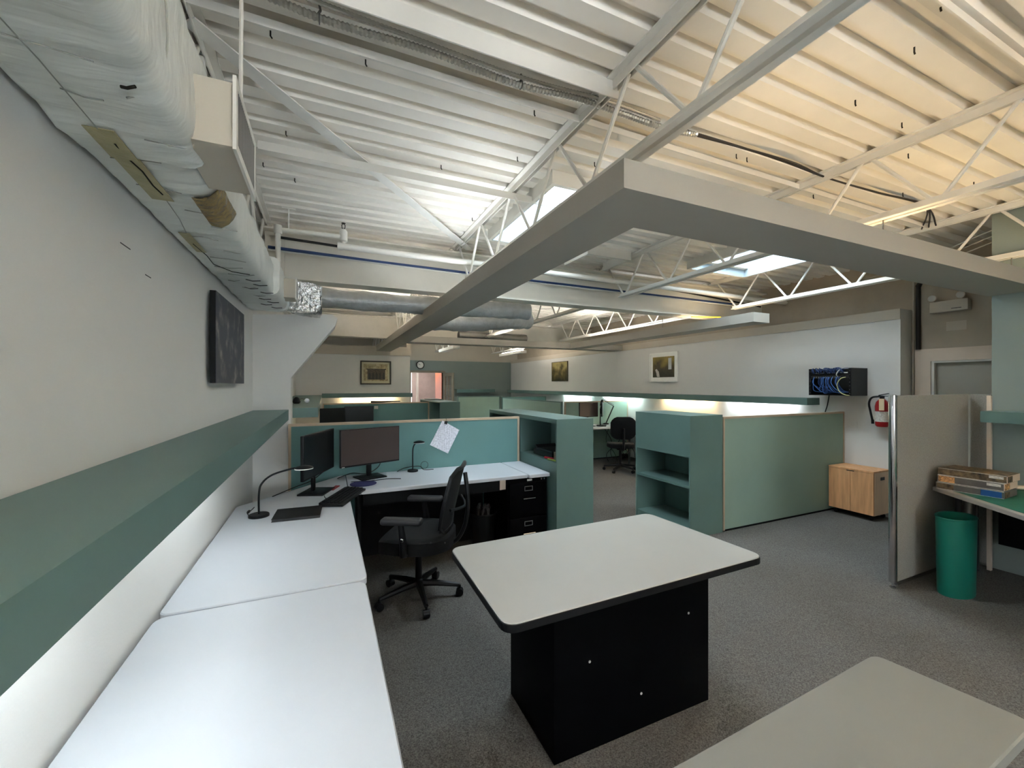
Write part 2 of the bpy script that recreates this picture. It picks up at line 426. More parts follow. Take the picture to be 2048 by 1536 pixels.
# far double door with the lit hall behind it
d = thing('door_2', (3.05, YF, 0), 'open double doors in the grey green far wall', 'door', kind='structure')
mb = MB(); mb.box(2.46, 2.53, YF-.02, YF+.13, 0, 2.03).box(3.58, 3.65, YF-.02, YF+.13, 0, 2.03).box(2.53, 3.58, YF-.02, YF+.13, 1.965, 2.03)
part('door_frame', mb, 'french_grey', d)
def french_leaf(parent, x, y, ang, w=.52, h=1.95):
    lf = bpy.data.objects.new('door_leaf', None); C.objects.link(lf); lf.parent = parent
    lf.location = Vector((x, y, .01))-OFF[parent.name]; lf.rotation_euler = (0, 0, ang); OFF[lf.name] = Vector((x, y, .01))
    mb = MB(); t = .02
    mb.box(0, .09, -t, t, 0, h).box(w-.09, w, -t, t, 0, h).box(.09, w-.09, -t, t, h-.11, h).box(.09, w-.09, -t, t, 0, .22)
    for k in range(1, 5): mb.box(.09, w-.09, -.012, .012, .22+k*(h-.33)/5-.01, .22+k*(h-.33)/5+.01)
    mb.box(w/2-.012, w/2+.012, -.012, .012, .22, h-.11)
    part('door_rails', mb, 'french_grey', lf, local=True)
    part('pane', B(.09, w-.09, -.003, .003, .22, h-.11), 'door_glass', lf, local=True)
    mb = MB(); mb.lathe([(.012, 0), (.012, .05), (.028, .06), (.03, .09), (.0, .1)], w-.045, -.02, .95, 10, axis='y'); 
    part('knob', mb, 'dull_metal', lf, local=True)
    return lf
french_leaf(d, 3.60, YF-.03, math.radians(-68))
french_leaf(d, 2.50, YF+.15, math.radians(80))
mb = MB(); mb.box(1.6, 2.95, 16.3, 16.4, 0, 2.4).box(3.05, 5.2, 16.3, 16.4, 0, 2.4).box(2.0, 2.1, 13.75, 16.3, 0, 2.4).box(4.3, 4.4, 13.75, 16.3, 0, 2.4).box(1.6, 5.2, 13.72, 16.4, 2.4, 2.45).box(2.95, 3.05, 16.3, 16.4, 2.05, 2.4)
struct('wall_hall', mb, 'hall_pink', label='pinkish walls of the lit hall beyond the far doors', cat='wall')
d3 = thing('door_3', (3.5, 15.2, 0), 'orange wooden door standing open in the far hall', 'door', kind='structure')
part('door_leaf', B(3.66, 3.71, 14.1, 15.0, .01, 2.0), 'door_orange', d3)
mb = MB(); mb.tube([(3.66, 14.2, 1.0), (3.61, 14.2, 1.0), (3.61, 14.3, 1.0)], .012, 6)
part('handle', mb, 'dull_metal', d3)
mb = MB(); mb.box(3.22, 3.30, 16.2, 16.3, 0, 2.1).box(2.9, 2.96, 16.2, 16.3, 0, 2.1).box(2.96, 3.22, 16.2, 16.3, 2.03, 2.1)
part('door_frame', mb, 'white_trim', d3)

# ---------------- skylights
SKY = [('window_1', HOLES[0], 'nearest skylight with deep white curb beside the first roof joist'),
       ('window_2', HOLES[1], 'skylight beyond the beam bay on the right, above the soffit ring'),
       ('window_3', HOLES[2], 'small distant skylight near the far wall')]
for nm, (a, b, c, e), lab in SKY:
    w = thing(nm, ((a+b)/2, (c+e)/2, ZD), lab, 'skylight', kind='structure')
    zb, zt, t = 2.96, 3.52, .03
    mb = MB()
    mb.box(a-t, a, c-t, e+t, zb, zt).box(b, b+t, c-t, e+t, zb, zt).box(a, b, c-t, c, zb, zt).box(a, b, e, e+t, zb, zt)
    part('curb', mb, 'steel_white', w)
    mb = MB(); q = .006
    mb.box(a, a+q, c, e, zb, zt-.1).box(b-q, b, c, e, zb, zt-.1).box(a+q, b-q, c, c+q, zb, zt-.1).box(a+q, b-q, e-q, e, zb, zt-.1)
    part('curb_lining', mb, 'curb_grey', w)
    mb = MB(); k = .06
    mb.box(a, a+k, c, e, zt-.1, zt-.05).box(b-k, b, c, e, zt-.1, zt-.05).box(a+k, b-k, c, c+k, zt-.1, zt-.05).box(a+k, b-k, e-k, e, zt-.1, zt-.05)
    part('frame', mb, 'dull_metal' if 0 else 'white_paint', w)
    mb = MB(); mb.add([(a, c, zt-.03), (b, c, zt-.03), (b, e, zt-.03), (a, e, zt-.03)], [(0, 1, 2, 3)])
    part('pane', mb, 'skylight_acrylic', w)
    ld = bpy.data.lights.new('daylight_portal', 'AREA'); ld.shape = 'RECTANGLE'; ld.size = b-a; ld.size_y = e-c
    ld.cycles.is_portal = True
    lo = bpy.data.objects.new('daylight_portal', ld); C.objects.link(lo); lo.parent = w; lo.location = (0, 0, zt+.02-ZD)

# ================================================================== ROOF STEEL
def joist(x, y0, y1, label, phase, zt=ZD, zb=2.60, pitch=.688):
    j = thing('roof_joist', (x, (y0+y1)/2, zb), label, 'joist', 'open web roof joists')
    mb = MB()
    for s in (-1, 1):
        mb.box(x+s*.012, x+s*.052, y0, y1, zt-.008, zt); mb.box(x+s*.012, x+s*.018, y0, y1, zt-.05, zt-.008)
    part('top_chord', mb, 'steel_white', j)
    mb = MB()
    for s in (-1, 1):
        mb.box(x+s*.012, x+s*.048, y0+.35, y1-.35, zb, zb+.007); mb.box(x+s*.012, x+s*.018, y0+.35, y1-.35, zb+.007, zb+.045)
    part('bottom_chord', mb, 'steel_white', j)
    k = math.floor((y0-phase)/pitch)
    while True:
        yt = phase+k*pitch; yb = yt+pitch*.5; k += 1
        if yb+pitch*.5 > y1+.05: break
        if yt < y0-.02: continue
        for (ya, yc) in ((yt+.025, yb-.02), (yt+pitch-.025, yb+.02)):
            if min(ya, yc) < y0 or max(ya, yc) > y1: continue
            mb = MB().tube([(x, ya, zt-.035), (x, yc, zb+.03)], .0115, 8)
            part('web_bar', mb, 'steel_white', j)
JX = [(-.50, 'against the left wall above the duct'), (1.30, 'above the left leg of the soffit'), (3.22, 'over the middle of the room'), (5.14, 'nearest the right wall')]
for x, wh in JX:
    joist(x, -2.9, 4.36, 'white open web joist in the near roof bay, '+wh, 1.537)
    joist(x, 4.44, 9.0, 'open web joist beyond the first beam, '+wh, 4.50)
    joist(x, 9.1, 13.5, 'white open web joist at the far end, '+wh, 9.2)
def ibeam(y, label, x0=-.5, x1=6.28, z0=2.53, z1=2.985):
    b = thing('steel_beam', ((x0+x1)/2, y, z0), label, 'beam')
    part('web', B(x0, x1, y-.006, y+.006, z0+.018, z1-.018), 'beam_white', b)
    part('bottom_flange', B(x0, x1, y-.095, y+.095, z0, z0+.018), 'beam_white', b)
    part('top_flange', B(x0, x1, y-.095, y+.095, z1-.018, z1), 'beam_white', b)
    return b
bm1 = ibeam(4.40, 'deep white steel beam crossing the room behind the near joists')
part('end_plate', B(-.42, -.34, 4.37, 4.394, 2.56, 2.94), 'beam_white', bm1)
for k in range(4):
    mb = MB().lathe([(.016, 0), (.016, -.014), (.009, -.02), (.009, -.03)], -.385, 4.37, 2.62+k*.085, 6, axis='y')
    part('bolt', mb, 'steel_white', bm1)
ibeam(9.05, 'second white steel beam across the far end of the room')
def angle_bar(name, y, x0, x1, z, h, label, dep=.05):
    mb = MB().box(x0, x1, y, y+.006, z, z+h).box(x0, x1, y+.006, y+dep, z+h-.006, z+h)
    return solo(name, mb, 'steel_white', label, 'brace', 'bridging bars between joists')
angle_bar('bridging_bar', 1.66, -.5, 1.32, 2.965, .085, 'wide white bridging bar ending at the first joist, nearest the camera')
angle_bar('bridging_bar', 2.84, -.36, 1.80, 2.945, .05, 'white bridging bar crossing in front of the diagonal brace')
angle_bar('bridging_bar', 1.95, -.5, 5.2, 3.012, .035, 'thin white bridging bar running over the joists into the warm bay')
angle_bar('bridging_bar', .78, 1.3, 5.2, 3.010, .035, 'thin white bridging bar in the top right of the ceiling')
mb = MB().bar((-.50, 2.05, 3.018), (1.42, 4.28, 3.012), .075, .006).bar((-.53, 2.075, 3.032), (1.39, 4.305, 3.026), .006, .028)
solo('diagonal_brace', mb, 'white_paint', 'broad white diagonal brace from the duct to the beam', 'brace')
mb = MB().box(2.55, 3.13, 3.72, 3.75, 2.955, ZD).box(3.10, 3.13, 3.75, 4.2, 2.955, ZD).box(2.55, 2.58, 3.75, 4.2, 2.955, ZD)
solo('ceiling_bulkhead', mb, 'steel_white', 'small white boxed bulkhead under the deck behind the soffit corner', 'bulkhead')
# screw hooks poking through the deck
for (x, y) in ((-.32,2.02),(-.21,1.99),(.17,2.03),(-.37,2.31),(-.21,2.76),(-.2,3.38),(-.38,3.26),(.72,2.76),(1.04,1.99),(1.15,2.44),(1.2,3.54),(1.65,2.32),(2.43,1.98),(2.38,1.02),(2.54,1.22),(3.72,1.02),(3.44,1.51),(2.53,1.85),(4.36,1.48),(3.5,2.0),(2.2,.9),(1.05,1.35),(4.1,1.7),(3.0,1.3)):
    yy = math.floor(y/.1524)*.1524+.044
    mb = MB().tube([(x, yy, ZD+.002), (x, yy, ZD-.022), (x+.006, yy, ZD-.03)], .0035, 5)
    part('screw_tip', mb, 'tear_dark', ceil)

# ---------------- suspended light cove (soffit ring)
Z0, Z1, T = 2.32, 2.435, .018
cove = thing('light_cove', (1.05, 1.29, Z0), 'large grey suspended soffit ring holding upward light tubes', 'soffit')
def trough(x0, x1, y0, y1, along, name, ends):
    mb = MB().box(x0, x1, y0, y1, Z0, Z0+T)
    if along == 'y':
        mb.box(x0, x0+T, y0, y1, Z0+T, Z1).box(x1-T, x1, y0, y1, Z0+T, Z1)
        for e in ends: mb.box(x0+T, x1-T, e, e+T, Z0+T, Z1)
    else:
        mb.box(x0, x1, y0, y0+T, Z0+T, Z1).box(x0, x1, y1-T, y1, Z0+T, Z1)
        for e in ends: mb.box(e, e+T, y0+T, y1-T, Z0+T, Z1)
    return part(name, mb, 'cove_grey', cove)
trough(1.05, 1.36, 1.60, 9.77, 'y', 'left_trough', [])
mb = MB().box(1.05, XN, 1.29, 1.60, Z0, Z0+T).box(1.05, XN, 1.29, 1.29+T, Z0+T, Z1).box(1.36, XN, 1.60-T, 1.60, Z0+T, Z1).box(1.05, 1.05+T, 1.29+T, 1.60, Z0+T, Z1)
part('front_trough', mb, 'cove_grey', cove)
trough(4.68, 4.97, 3.38, 7.46, 'y', 'right_trough', [3.38])
trough(1.36, XR-.02, 7.46, 7.76, 'x', 'cross_trough', [])
for (x, y) in ((1.30, 2.58), (1.30, 5.2), (1.30, 8.2), (3.22, 1.45), (5.14, 1.45), (3.22, 7.6), (4.82, 5.0)):
    mb = MB().tube([(x, y, Z0+T), (x, y, 2.61)], .004, 5)
    part('hanger_rod', mb, 'dull_metal', cove)
emis('tube_fill', (.93, .96, 1.0), S_COVE*11.0); emis('tube_fill_warm', (1, .78, .52), S_COVE*2.2)  # fill tubes for the pendants added behind the viewer
emis('tube_cool', COOL, S_SHELF*1.0); emis('tube_warm', WARM, S_COVE*.35); emis('tube_neutral', NEUT, S_COVE*1.6)
emis('tube_cool_cove', COOL, S_COVE); emis('tube_shelf_warm', WARM, S_SHELF); emis('tube_shelf_neutral', NEUT, S_SHELF)
emis('tube_shelf_cyan', (.72, .95, .95), S_SHELF); emis('tube_desk', COOL, S_SHELF*.82); emis('tube_desk_dim', COOL, S_SHELF*.5)
def lamp(p0, p1, m, label, group, body=(0, 0, -.03)):
    """a fluorescent batten: slim housing and glowing tube"""
    p0, p1 = Vector(p0), Vector(p1); t = thing('fluorescent_batten', (p0+p1)/2, label, 'lamp', group)
    off = Vector(body); d = (p1-p0).normalized()
    part('tube', MB().tube([p0, p1], .013, 8), m, t)
    part('housing', MB().bar(p0+off-d*.03, p1+off+d*.03, .05, .028), 'white_paint', t)
    for p, s in ((p0, -1), (p1, 1)):
        part('socket', MB().bar(p+off*.9+d*s*.012, p+Vector((0, 0, .016 if off.z < 0 else -.016))+d*s*.012, .024, .02, up=d), 'white_paint', t)
    return t
G = 'tubes in the soffit ring'
for k, x in enumerate((1.75, 2.95, 4.0)):
    lamp((x, 1.44, Z0+.062), (x+.98, 1.44, Z0+.062), 'tube_warm', ('left', 'middle', 'right')[k]+'most warm tube in the front leg of the soffit', G)
lamp((4.82, 3.55, Z0+.062), (4.82, 4.65, Z0+.062), 'tube_warm', 'warm tube at the near end of the right soffit leg', G)
lamp((4.82, 4.95, Z0+.062), (4.82, 6.05, Z0+.062), 'tube_cool_cove', 'cool white tube halfway along the right soffit leg', G)
lamp((4.82, 6.25, Z0+.062), (4.82, 7.3, Z0+.062), 'tube_neutral', 'white tube at the far end of the right soffit leg', G)
lamp((1.205, 5.1, Z0+.062), (1.205, 6.2, Z0+.062), 'tube_neutral', 'white tube in the left soffit leg past the beam', G)
lamp((1.205, 2.7, Z0+.062), (1.205, 3.8, Z0+.062), 'tube_cool_cove', 'cool white tube in the left soffit leg by the near skylight', G)
lamp((1.205, 6.7, Z0+.062), (1.205, 7.8, Z0+.062), 'tube_neutral', 'white tube added in the left soffit leg to brighten the far left wall', G)  # tube added to lift the light on the far left wall
lamp((2.3, 7.61, Z0+.062), (3.4, 7.61, Z0+.062), 'tube_neutral', 'white tube in the far cross leg of the soffit', G)
# hanging fixtures in the far bay, plus added ones behind the viewer
def pend(x, y, ln, m, label, rim=2.47, zt=2.475):
    t = thing('pendant_fixture', (x, y, 2.45), label, 'lamp', 'pendant fixtures in the far bay')
    part('tray', MB().box(x-.08, x+.08, y-ln/2, y+ln/2, 2.40, 2.42).box(x-.08, x-.07, y-ln/2, y+ln/2, 2.42, rim).box(x+.07, x+.08, y-ln/2, y+ln/2, 2.42, rim).box(x-.07, x+.07, y-ln/2, y-ln/2+.01, 2.42, rim).box(x-.07, x+.07, y+ln/2-.01, y+ln/2, 2.42, rim), 'steel_white', t)
    part('tube', MB().tube([(x, y-ln/2+.05, zt), (x, y+ln/2-.05, zt)], .016, 8), m, t)
    for s in (-1, 1): part('hanger_rod', MB().tube([(x, y+s*ln*.4, 2.42), (x, y+s*ln*.4, ZD)], .005, 5), 'dull_metal', t)
pend(4.75, 10.6, 1.5, 'tube_neutral', 'lit pendant tube fixture hanging before the grey green far wall')
pend(2.75, 9.9, 1.3, 'tube_neutral', 'pendant tube fixture hanging left of the far doors')
for x, y, ln, m_, lab in ((.35, -1.2, 1.5, 'tube_fill', 'added fill pendant over the near desks behind the viewer'), (2.4, -1.0, 1.5, 'tube_fill_warm', 'added fill pendant over the near middle of the room'), (4.2, -1.0, 1.5, 'tube_fill_warm', 'added fill pendant by the near right wall')):
    pend(x, y, ln, m_, lab, 2.50, 2.445)  # unseen pendants added to brighten the near wall, deck and desks
# hall lamp
t = thing('hall_lamp', (3.2, 15.0, 2.36), 'ceiling lamp lighting the hall beyond the far doors', 'lamp')
part('diffuser', B(2.9, 3.5, 14.4, 15.6, 2.35, 2.37), emis('hall_diffuser', (1, .95, .9), 2.2), t)
part('housing', B(2.88, 3.52, 14.38, 15.62, 2.37, 2.398), 'white_paint', t)
MATS['hall'] = None

# ================================================================== DUCTS, PIPES, CABLES
def duct_sleeve(y0, y1, x0, x1, z0, z1, r, amp, seed, step=.035):
    """wrapped rectangular duct: rounded section swept along Y, wrinkled by noise"""
    sec = rounded([(x0, z0), (x1, z0), (x1, z1), (x0, z1)], [.02, r, r, .02], 4)
    # add points along the straight sides
    pts = []
    for i in range(len(sec)):
        a, b = Vector(sec[i]), Vector(sec[(i+1) % len(sec)]); n = max(1, int((b-a).length/.035))
        for k in range(n): pts.append(a+(b-a)*k/n)
    m = len(pts); ny = max(2, int((y1-y0)/step)); mb = MB(); vs = []; fs = []
    cx, cz = (x0+x1)/2, (z0+z1)/2
    for j in range(ny+1):
        y = y0+(y1-y0)*j/ny
        for p in pts:
            q = Vector((p.x*5, y*14, p.y*5+seed)); dd = noise.noise(q)*amp+noise.noise(q*2.7)*amp*.5
            d = Vector((p.x-cx, p.y-cz)).normalized()
            x = p.x+(d.x*dd if p.x > x0+.01 else 0); vs.append((x, y, p.y+d.y*dd))
    for j in range(ny):
        for k in range(m): fs.append((j*m+k, j*m+(k+1) % m, (j+1)*m+(k+1) % m, (j+1)*m+k))
    fs.append(tuple(range(m))); fs.append(tuple(ny*m+k for k in range(m-1, -1, -1)))
    return mb.add(vs, fs, True)
W0 = XL+.012
dt = thing('air_duct', (-.42, 1.5, 2.13), 'wrapped white air duct running along the top of the left wall', 'duct')
o = part('near_sleeve', duct_sleeve(-1.2, 1.36, W0, -.29, 2.135, 2.43, .05, .011, 0), 'duct_wrap', dt)
o = part('middle_sleeve', duct_sleeve(1.34, 3.15, W0, -.305, 2.145, 2.37, .05, .010, 4), 'duct_wrap', dt)
o = part('far_sleeve', duct_sleeve(3.13, 3.80, W0, -.27, 2.15, 2.40, .06, .008, 9), 'duct_wrap', dt)
def elbow_foil():
    mb = MB(); sec = rounded([(0, 0), (.26, 0), (.26, .25), (0, .25)], .06, 3); m = len(sec); vs = []; fs = []; n = 10
    for j in range(n+1):
        w = j/n*PI/2*.95
        for k, (u, v) in enumerate(sec):
            r = .02+(.26-u); q = noise.noise(Vector((u*30, v*30, j*1.3)))*.016
            vs.append((-.02+0-r*math.cos(w)+q-.0, 3.80+r*math.sin(w)+q, 2.15+v+q))
    for j in range(n):
        for k in range(m): fs.append((j*m+k, j*m+(k+1) % m, (j+1)*m+(k+1) % m, (j+1)*m+k))
    fs.append(tuple(range(m))); fs.append(tuple(n*m+k for k in range(m-1, -1, -1)))
    return mb.add(vs, fs, False)
part('foil_elbow', elbow_foil(), 'foil', dt, label='crumpled shiny foil wrapped duct elbow')
part('elbow_collar', duct_sleeve(3.74, 3.82, W0+.004, -.262, 2.146, 2.405, .06, .004, 3), 'duct_wrap', dt)
part('tape_patch', MB().box(-.487, -.432, 1.22, 1.36, 2.1285, 2.1305).box(-.487, -.432, 1.36, 1.63, 2.1345, 2.1365), 'tape_old', dt, label='yellowed tape strip on the duct underside')
part('tape_patch', B(-.505, -.47, 1.95, 2.2, 2.1345, 2.1365), 'tape_old', dt, label='small yellowed tape strip further along the duct')
mb = MB(); pts = [(-.452, 1.28), (-.456, 1.36), (-.448, 1.43), (-.452, 1.52), (-.447, 1.58)]
mb.tube([(x, y, 2.1285 if y < 1.36 else 2.1345) for x, y in pts], .0022, 5)
part('tear', mb, 'tear_dark', dt)
mb = MB().tube([(-.49, 2.08, 2.1345), (-.48, 2.25, 2.136), (-.485, 2.4, 2.136), (-.43, 2.52, 2.136), (-.36, 2.56, 2.138)], .0018, 5)
part('tear', mb, 'tear_dark', dt)
mb = MB().tube([(-.33, 1.02, 2.129), (-.345, 1.028, 2.127), (-.355, 1.03, 2.128)], .003, 6)
part('tear', mb, 'tear_dark', dt)
for k in range(9):
    y = 2.7+k*.11; x = -.33-.12*random.random()
    part('crease', MB().tube([(x-.03, y, 2.142), (x, y+.015, 2.139), (x+.04, y+.005, 2.142)], .0022, 5), 'tear_dark', dt)
rc = random.Random(11)
for k in range(15):
    y = .8+k*.15+rc.uniform(-.02, .02); x = -.50+rc.random()*.12; ln = rc.uniform(.05, .16); z = 2.1285 if y < 1.35 else 2.138
    part('crease', MB().tube([(x, y, z), (x+ln*.5, y+rc.uniform(-.02, .02), z-.001), (min(x+ln, -.34), y+rc.uniform(-.03, .03), z)], .0014, 5), 'crease_grey', dt)
part('seam', MB().tube([(-.462, .8, 2.1275), (-.455, 1.0, 2.127), (-.46, 1.22, 2.128)], .0013, 5), 'crease_grey', dt)
part('seam', MB().tube([(-.452, 1.63, 2.137), (-.462, 1.8, 2.137), (-.48, 1.95, 2.137)], .0013, 5), 'crease_grey', dt)
part('seam', MB().tube(smooth_path([(-.287, 1.0, 2.42), (-.285, 1.02, 2.33), (-.29, 1.05, 2.24), (-.31, 1.06, 2.16), (-.36, 1.07, 2.13)], 5), .0022, 5), 'crease_grey', dt)
# registers on the duct
def register(y0, y1, z0, z1, xg, xb, label):
    r = bpy.data.objects.new('register', None); C.objects.link(r); r.parent = dt; OFF[r.name] = Vector((xb, y0, z0)); r.location = OFF[r.name]-OFF[dt.name]
    r['label'] = label
    part('collar', B(xb-.02, xg-.008, y0+.015, y1-.015, z0+.012, z1-.012), 'wall_beige', r)
    mb = MB(); k = .022
    mb.box(xg-.008, xg, y0, y1, z0, z0+k).box(xg-.008, xg, y0, y1, z1-k, z1).box(xg-.008, xg, y0, y0+k, z0+k, z1-k).box(xg-.008, xg, y1-k, y1, z0+k, z1-k)
    part('frame', mb, 'steel_white', r)
    n = int((y1-y0-2*k)/.012)
    for i in range(n):
        y = y0+k+(i+.5)*(y1-y0-2*k)/n
        part('slat', B(xg-.007, xg-.001, y-.0022, y+.0022, z0+k, z1-k), 'dull_metal', r)
register(1.22, 1.54, 2.142, 2.325, -.20, -.30, 'pale supply register with thin upright slats')
register(3.42, 3.62, 2.185, 2.345, -.19, -.28, 'small register before the foil elbow')
def corner_tape(y0, y1, lo, hi):
    """tape moulded over the lower right edge of the duct"""
    line = [(-.372, 2.131), (-.345, 2.133), (-.322, 2.145), (-.306, 2.165), (-.299, 2.19), (-.298, 2.25), (-.298, 2.31)][lo:hi]
    mb = MB(); n = 8; m = len(line); vs = []; fs = []
    for j in range(n+1):
        y = y0+(y1-y0)*j/n
        for k, (x, z) in enumerate(line): vs.append((x+.003*noise.noise(Vector((k*3.1, j*1.7, 0)))+.002, y+.012*noise.noise(Vector((k*1.1, 5, j*.2))), z-.003+.003*noise.noise(Vector((k*2.3, j*2.1, 3)))))
    for j in range(n):
        for k in range(m-1): fs.append((j*m+k, j*m+k+1, (j+1)*m+k+1, (j+1)*m+k))
    mb.add(vs, fs); mb.add([(x+.002, y, z-.002) for x, y, z in vs], [f[::-1] for f in fs])
    return mb
part('tape_wrap', corner_tape(1.55, 1.80, 0, 5), 'tape_brown', dt, label='shiny brown tape folded round the duct edge')
part('tape_wrap', corner_tape(1.36, 1.42, 3, 7), 'tape_brown', dt, label='brown tape strip beside the register')
solo('hanger_strap', MB().tube([(-.255, 1.56, ZD), (-.25, 1.56, 2.9), (-.235, 1.52, 2.86), (-.235, 1.50, 2.33)], .006, 6), 'steel_white', 'thin white strap hanging from the deck to the duct register', 'strap')
# insulated round ducts behind the beam
def flex(name, pts, r, m, label, wr=.012):
    path = smooth_path(pts, 10)
    mb = MB().tube(path, r, 18, True, rf=lambda i: r+wr*noise.noise(Vector((i*.9, 0, r*9)))+wr*.5*math.sin(i*1.1))
    return solo(name, mb, m, label, 'duct', 'round ducts behind the beam')
flex('round_duct', [(-.1, 4.95, 2.50), (.8, 4.95, 2.50), (1.8, 4.95, 2.52), (2.45, 4.95, 2.53)], .105, 'duct_silver', 'silver round duct just behind the deep beam')
flex('flexible_duct', [(1.45, 6.1, 2.50), (2.0, 6.0, 2.50), (2.6, 6.0, 2.56), (3.05, 6.2, 2.62)], .13, 'duct_silver', 'wrinkled silver flexible duct hanging beyond the round duct')
flex('spiral_duct', [(2.6, 8.6, 2.62), (3.4, 8.6, 2.62), (4.2, 8.6, 2.62)], .09, 'dull_metal', 'grey spiral duct stub near the far cross soffit', .004)
# sprinkler line
sp = thing('sprinkler_line', (.15, 4.05, 2.78), 'white sprinkler pipe with an upright head running before the beam', 'pipe')
part('branch_pipe', MB().tube([(-.36, 4.0, 2.865), (.13, 4.0, 2.875)], .02, 12), 'steel_white', sp)
part('riser', MB().tube([(-.36, 4.0, 2.865), (-.36, 4.0, 2.50)], .02, 12), 'steel_white', sp)
part('elbow', MB().lathe([(.03, 0), (.033, .02), (.033, .05), (.03, .07)], -.36, 4.0, 2.83, 12), 'steel_white', sp)
part('tee', MB().lathe([(.022, -.05), (.034, -.04), (.034, .045), (.022, .06)], .15, 4.0, 2.88, 12), 'steel_white', sp)
part('drop', MB().tube([(.15, 4.0, 2.84), (.15, 4.0, 2.80)], .016, 10), 'steel_white', sp)
part('main_pipe', MB().tube([(.12, 4.0, 2.79), (3.0, 4.0, 2.785), (6.25, 4.0, 2.78)], .028, 14), 'steel_white', sp)
part('end_cap', MB().lathe([(.034, 0), (.034, .04)], .10, 4.0, 2.79, 12, axis='x'), 'steel_white', sp)
hd = part('sprinkler_head', MB().tube([(.15, 4.0, 2.94), (.138, 4.0, 2.955), (.136, 4.0, 2.98), (.15, 4.0, 2.995), (.164, 4.0, 2.98), (.162, 4.0, 2.955)], .004, 6, closed=True), 'tear_dark', sp)
part('deflector', MB().lathe([(.018, 0), (.018, .004)], .15, 4.0, 2.995, 10), 'tear_dark', hd)
part('hanger', MB().tube([(-.28, 4.0, 2.87), (-.28, 4.0, ZD)], .006, 6).box(-.33, -.23, 3.99, 4.01, ZD-.006, ZD), 'steel_white', sp)
solo('blue_conduit', MB().tube([(-.45, 4.16, 2.755), (.5, 4.16, 2.735), (1.5, 4.16, 2.725), (3.0, 4.16, 2.72), (5.3, 4.16, 2.715)], .014, 8), 'cable_blue', 'blue data cable run clipped along the face of the beam', 'cable')
solo('white_conduit', MB().tube([(-.45, 4.135, 2.725), (1.5, 4.135, 2.70), (5.3, 4.135, 2.69)], .007, 8), 'cable_white', 'thin white conduit under the blue cable on the beam', 'cable')
solo('beam_gap_strip', MB().tube(smooth_path([(-.4, 4.22, 2.87), (.8, 4.22, 2.84), (1.7, 4.22, 2.86), (2.7, 4.22, 2.83), (4.2, 4.22, 2.83), (6.0, 4.22, 2.74)], 6), .012, 8), 'cable_black', 'black strip standing in for the dark gap along the top of the beam', 'cable')  # black strip drawn for the shaded gap between pipe and beam top
# corrugated flexible conduit across the ceiling
def corr(name, pts, r, label, k=14):
    path = []
    sm = smooth_path(pts, 8)
    for i in range(len(sm)-1):
        n = max(1, int((sm[i+1]-sm[i]).length/.008))
        for j in range(n): path.append(sm[i].lerp(sm[i+1], j/n))
    return solo(name, MB().tube(path, r, 8, True, rf=lambda i: r*(1.0 if i % 2 else .72)), 'conduit_metal', label, 'conduit')
corr('flexible_conduit', [(-.42, 1.79, 3.04), (-.02, 1.81, 3.005), (.4, 1.815, 3.02), (.85, 1.815, 3.0), (1.2, 1.805, 3.02), (1.75, 1.80, 3.01), (2.0, 1.79, 3.03)], .016, 'ribbed metal flexible conduit slung under the deck')
corr('flexible_conduit', [(-.42, 1.765, 3.045), (.3, 1.785, 3.032), (.85, 1.79, 3.02), (1.3, 1.78, 3.035), (1.7, 1.77, 3.02)], .010, 'second thinner ribbed conduit beside the first under the deck')
for (x, y) in ((-.02, 1.81), (.86, 1.815)):
    solo('conduit_hanger', MB().tube([(x, y, ZD), (x+.004, y, ZD-.02), (x-.004, y, ZD-.035), (x, y, ZD-.06)], .005, 6).tube(arc((x, y, 3.003), .018, 0, 2*PI*.95, 10, 'yz'), .003, 5), 'dull_metal', 'small chain hanger holding the ribbed conduit '+('near the duct' if x < 0 else 'left of the first joist'), 'hanger')
for k, dz in enumerate((0, .012, .02)):
    pts = [(1.9, 1.795+.01*k, 3.035), (2.35, 1.77-.012*k, 3.025-dz), (2.75, 1.74-.02*k, 3.0-dz), (3.25, 1.79, 3.03), (3.8, 1.76-.015*k, 3.02-dz), (4.5, 1.74, 3.03), (5.1, 1.9+.05*k, 3.02)]
    solo('ceiling_cable', MB().tube(smooth_path(pts, 6), .006, 6), 'cable_dark', ('upper', 'middle', 'lowest')[k]+' dark cable of the bundle sagging under the warm lit deck', 'cable', 'cable bundle under the deck')
for k in range(3):
    solo('wall_cable', MB().tube(smooth_path([(5.16, .6+.2*k, 2.9-.06*k), (5.25, 1.4, 2.93-.05*k), (5.7, 2.3, 2.85-.05*k), (6.25, 3.0, 2.9-.04*k)], 6), .005, 6), 'cable_white', ('highest', 'middle', 'lowest')[k]+' pale loose cable in the gap above the side door', 'cable', 'loose cables above the side door')

# ================================================================== WALL LEDGES
def ledge_x(name, x0, x1, y0, y1, z0, z1, front, label, m='teal'):
    """box ledge along Y: top board, front fascia (at x=front), end caps; hollow below"""
    t = thing(name, ((x0+x1)/2, (y0+y1)/2, z0), label, 'shelf')
    part('top_board', B(x0, x1, y0, y1, z1-.02, z1), m, t)
    f = (x1-.02, x1) if front == x1 else (x0, x0+.02)
    part('fascia', B(f[0], f[1], y0, y1, z0, z1-.02), m, t)
    for y in (y0, y1-.02): part('end_cap', B(min(x0 if front == x1 else x0+.02, x0+.02), x1-.02 if front == x1 else x1, y, y+.02, z0, z1-.02), m, t)
    return t
ledge_x('wall_ledge', XL+.003, -.29, -1.5, 4.125, 1.255, 1.345, -.29, 'long teal box ledge on the left wall above the white desks')
ledge_x('wall_ledge', XL+.003, -.06, 4.37, 9.76, 1.255, 1.345, -.06, 'deep teal ledge on the left wall past the wing wall')
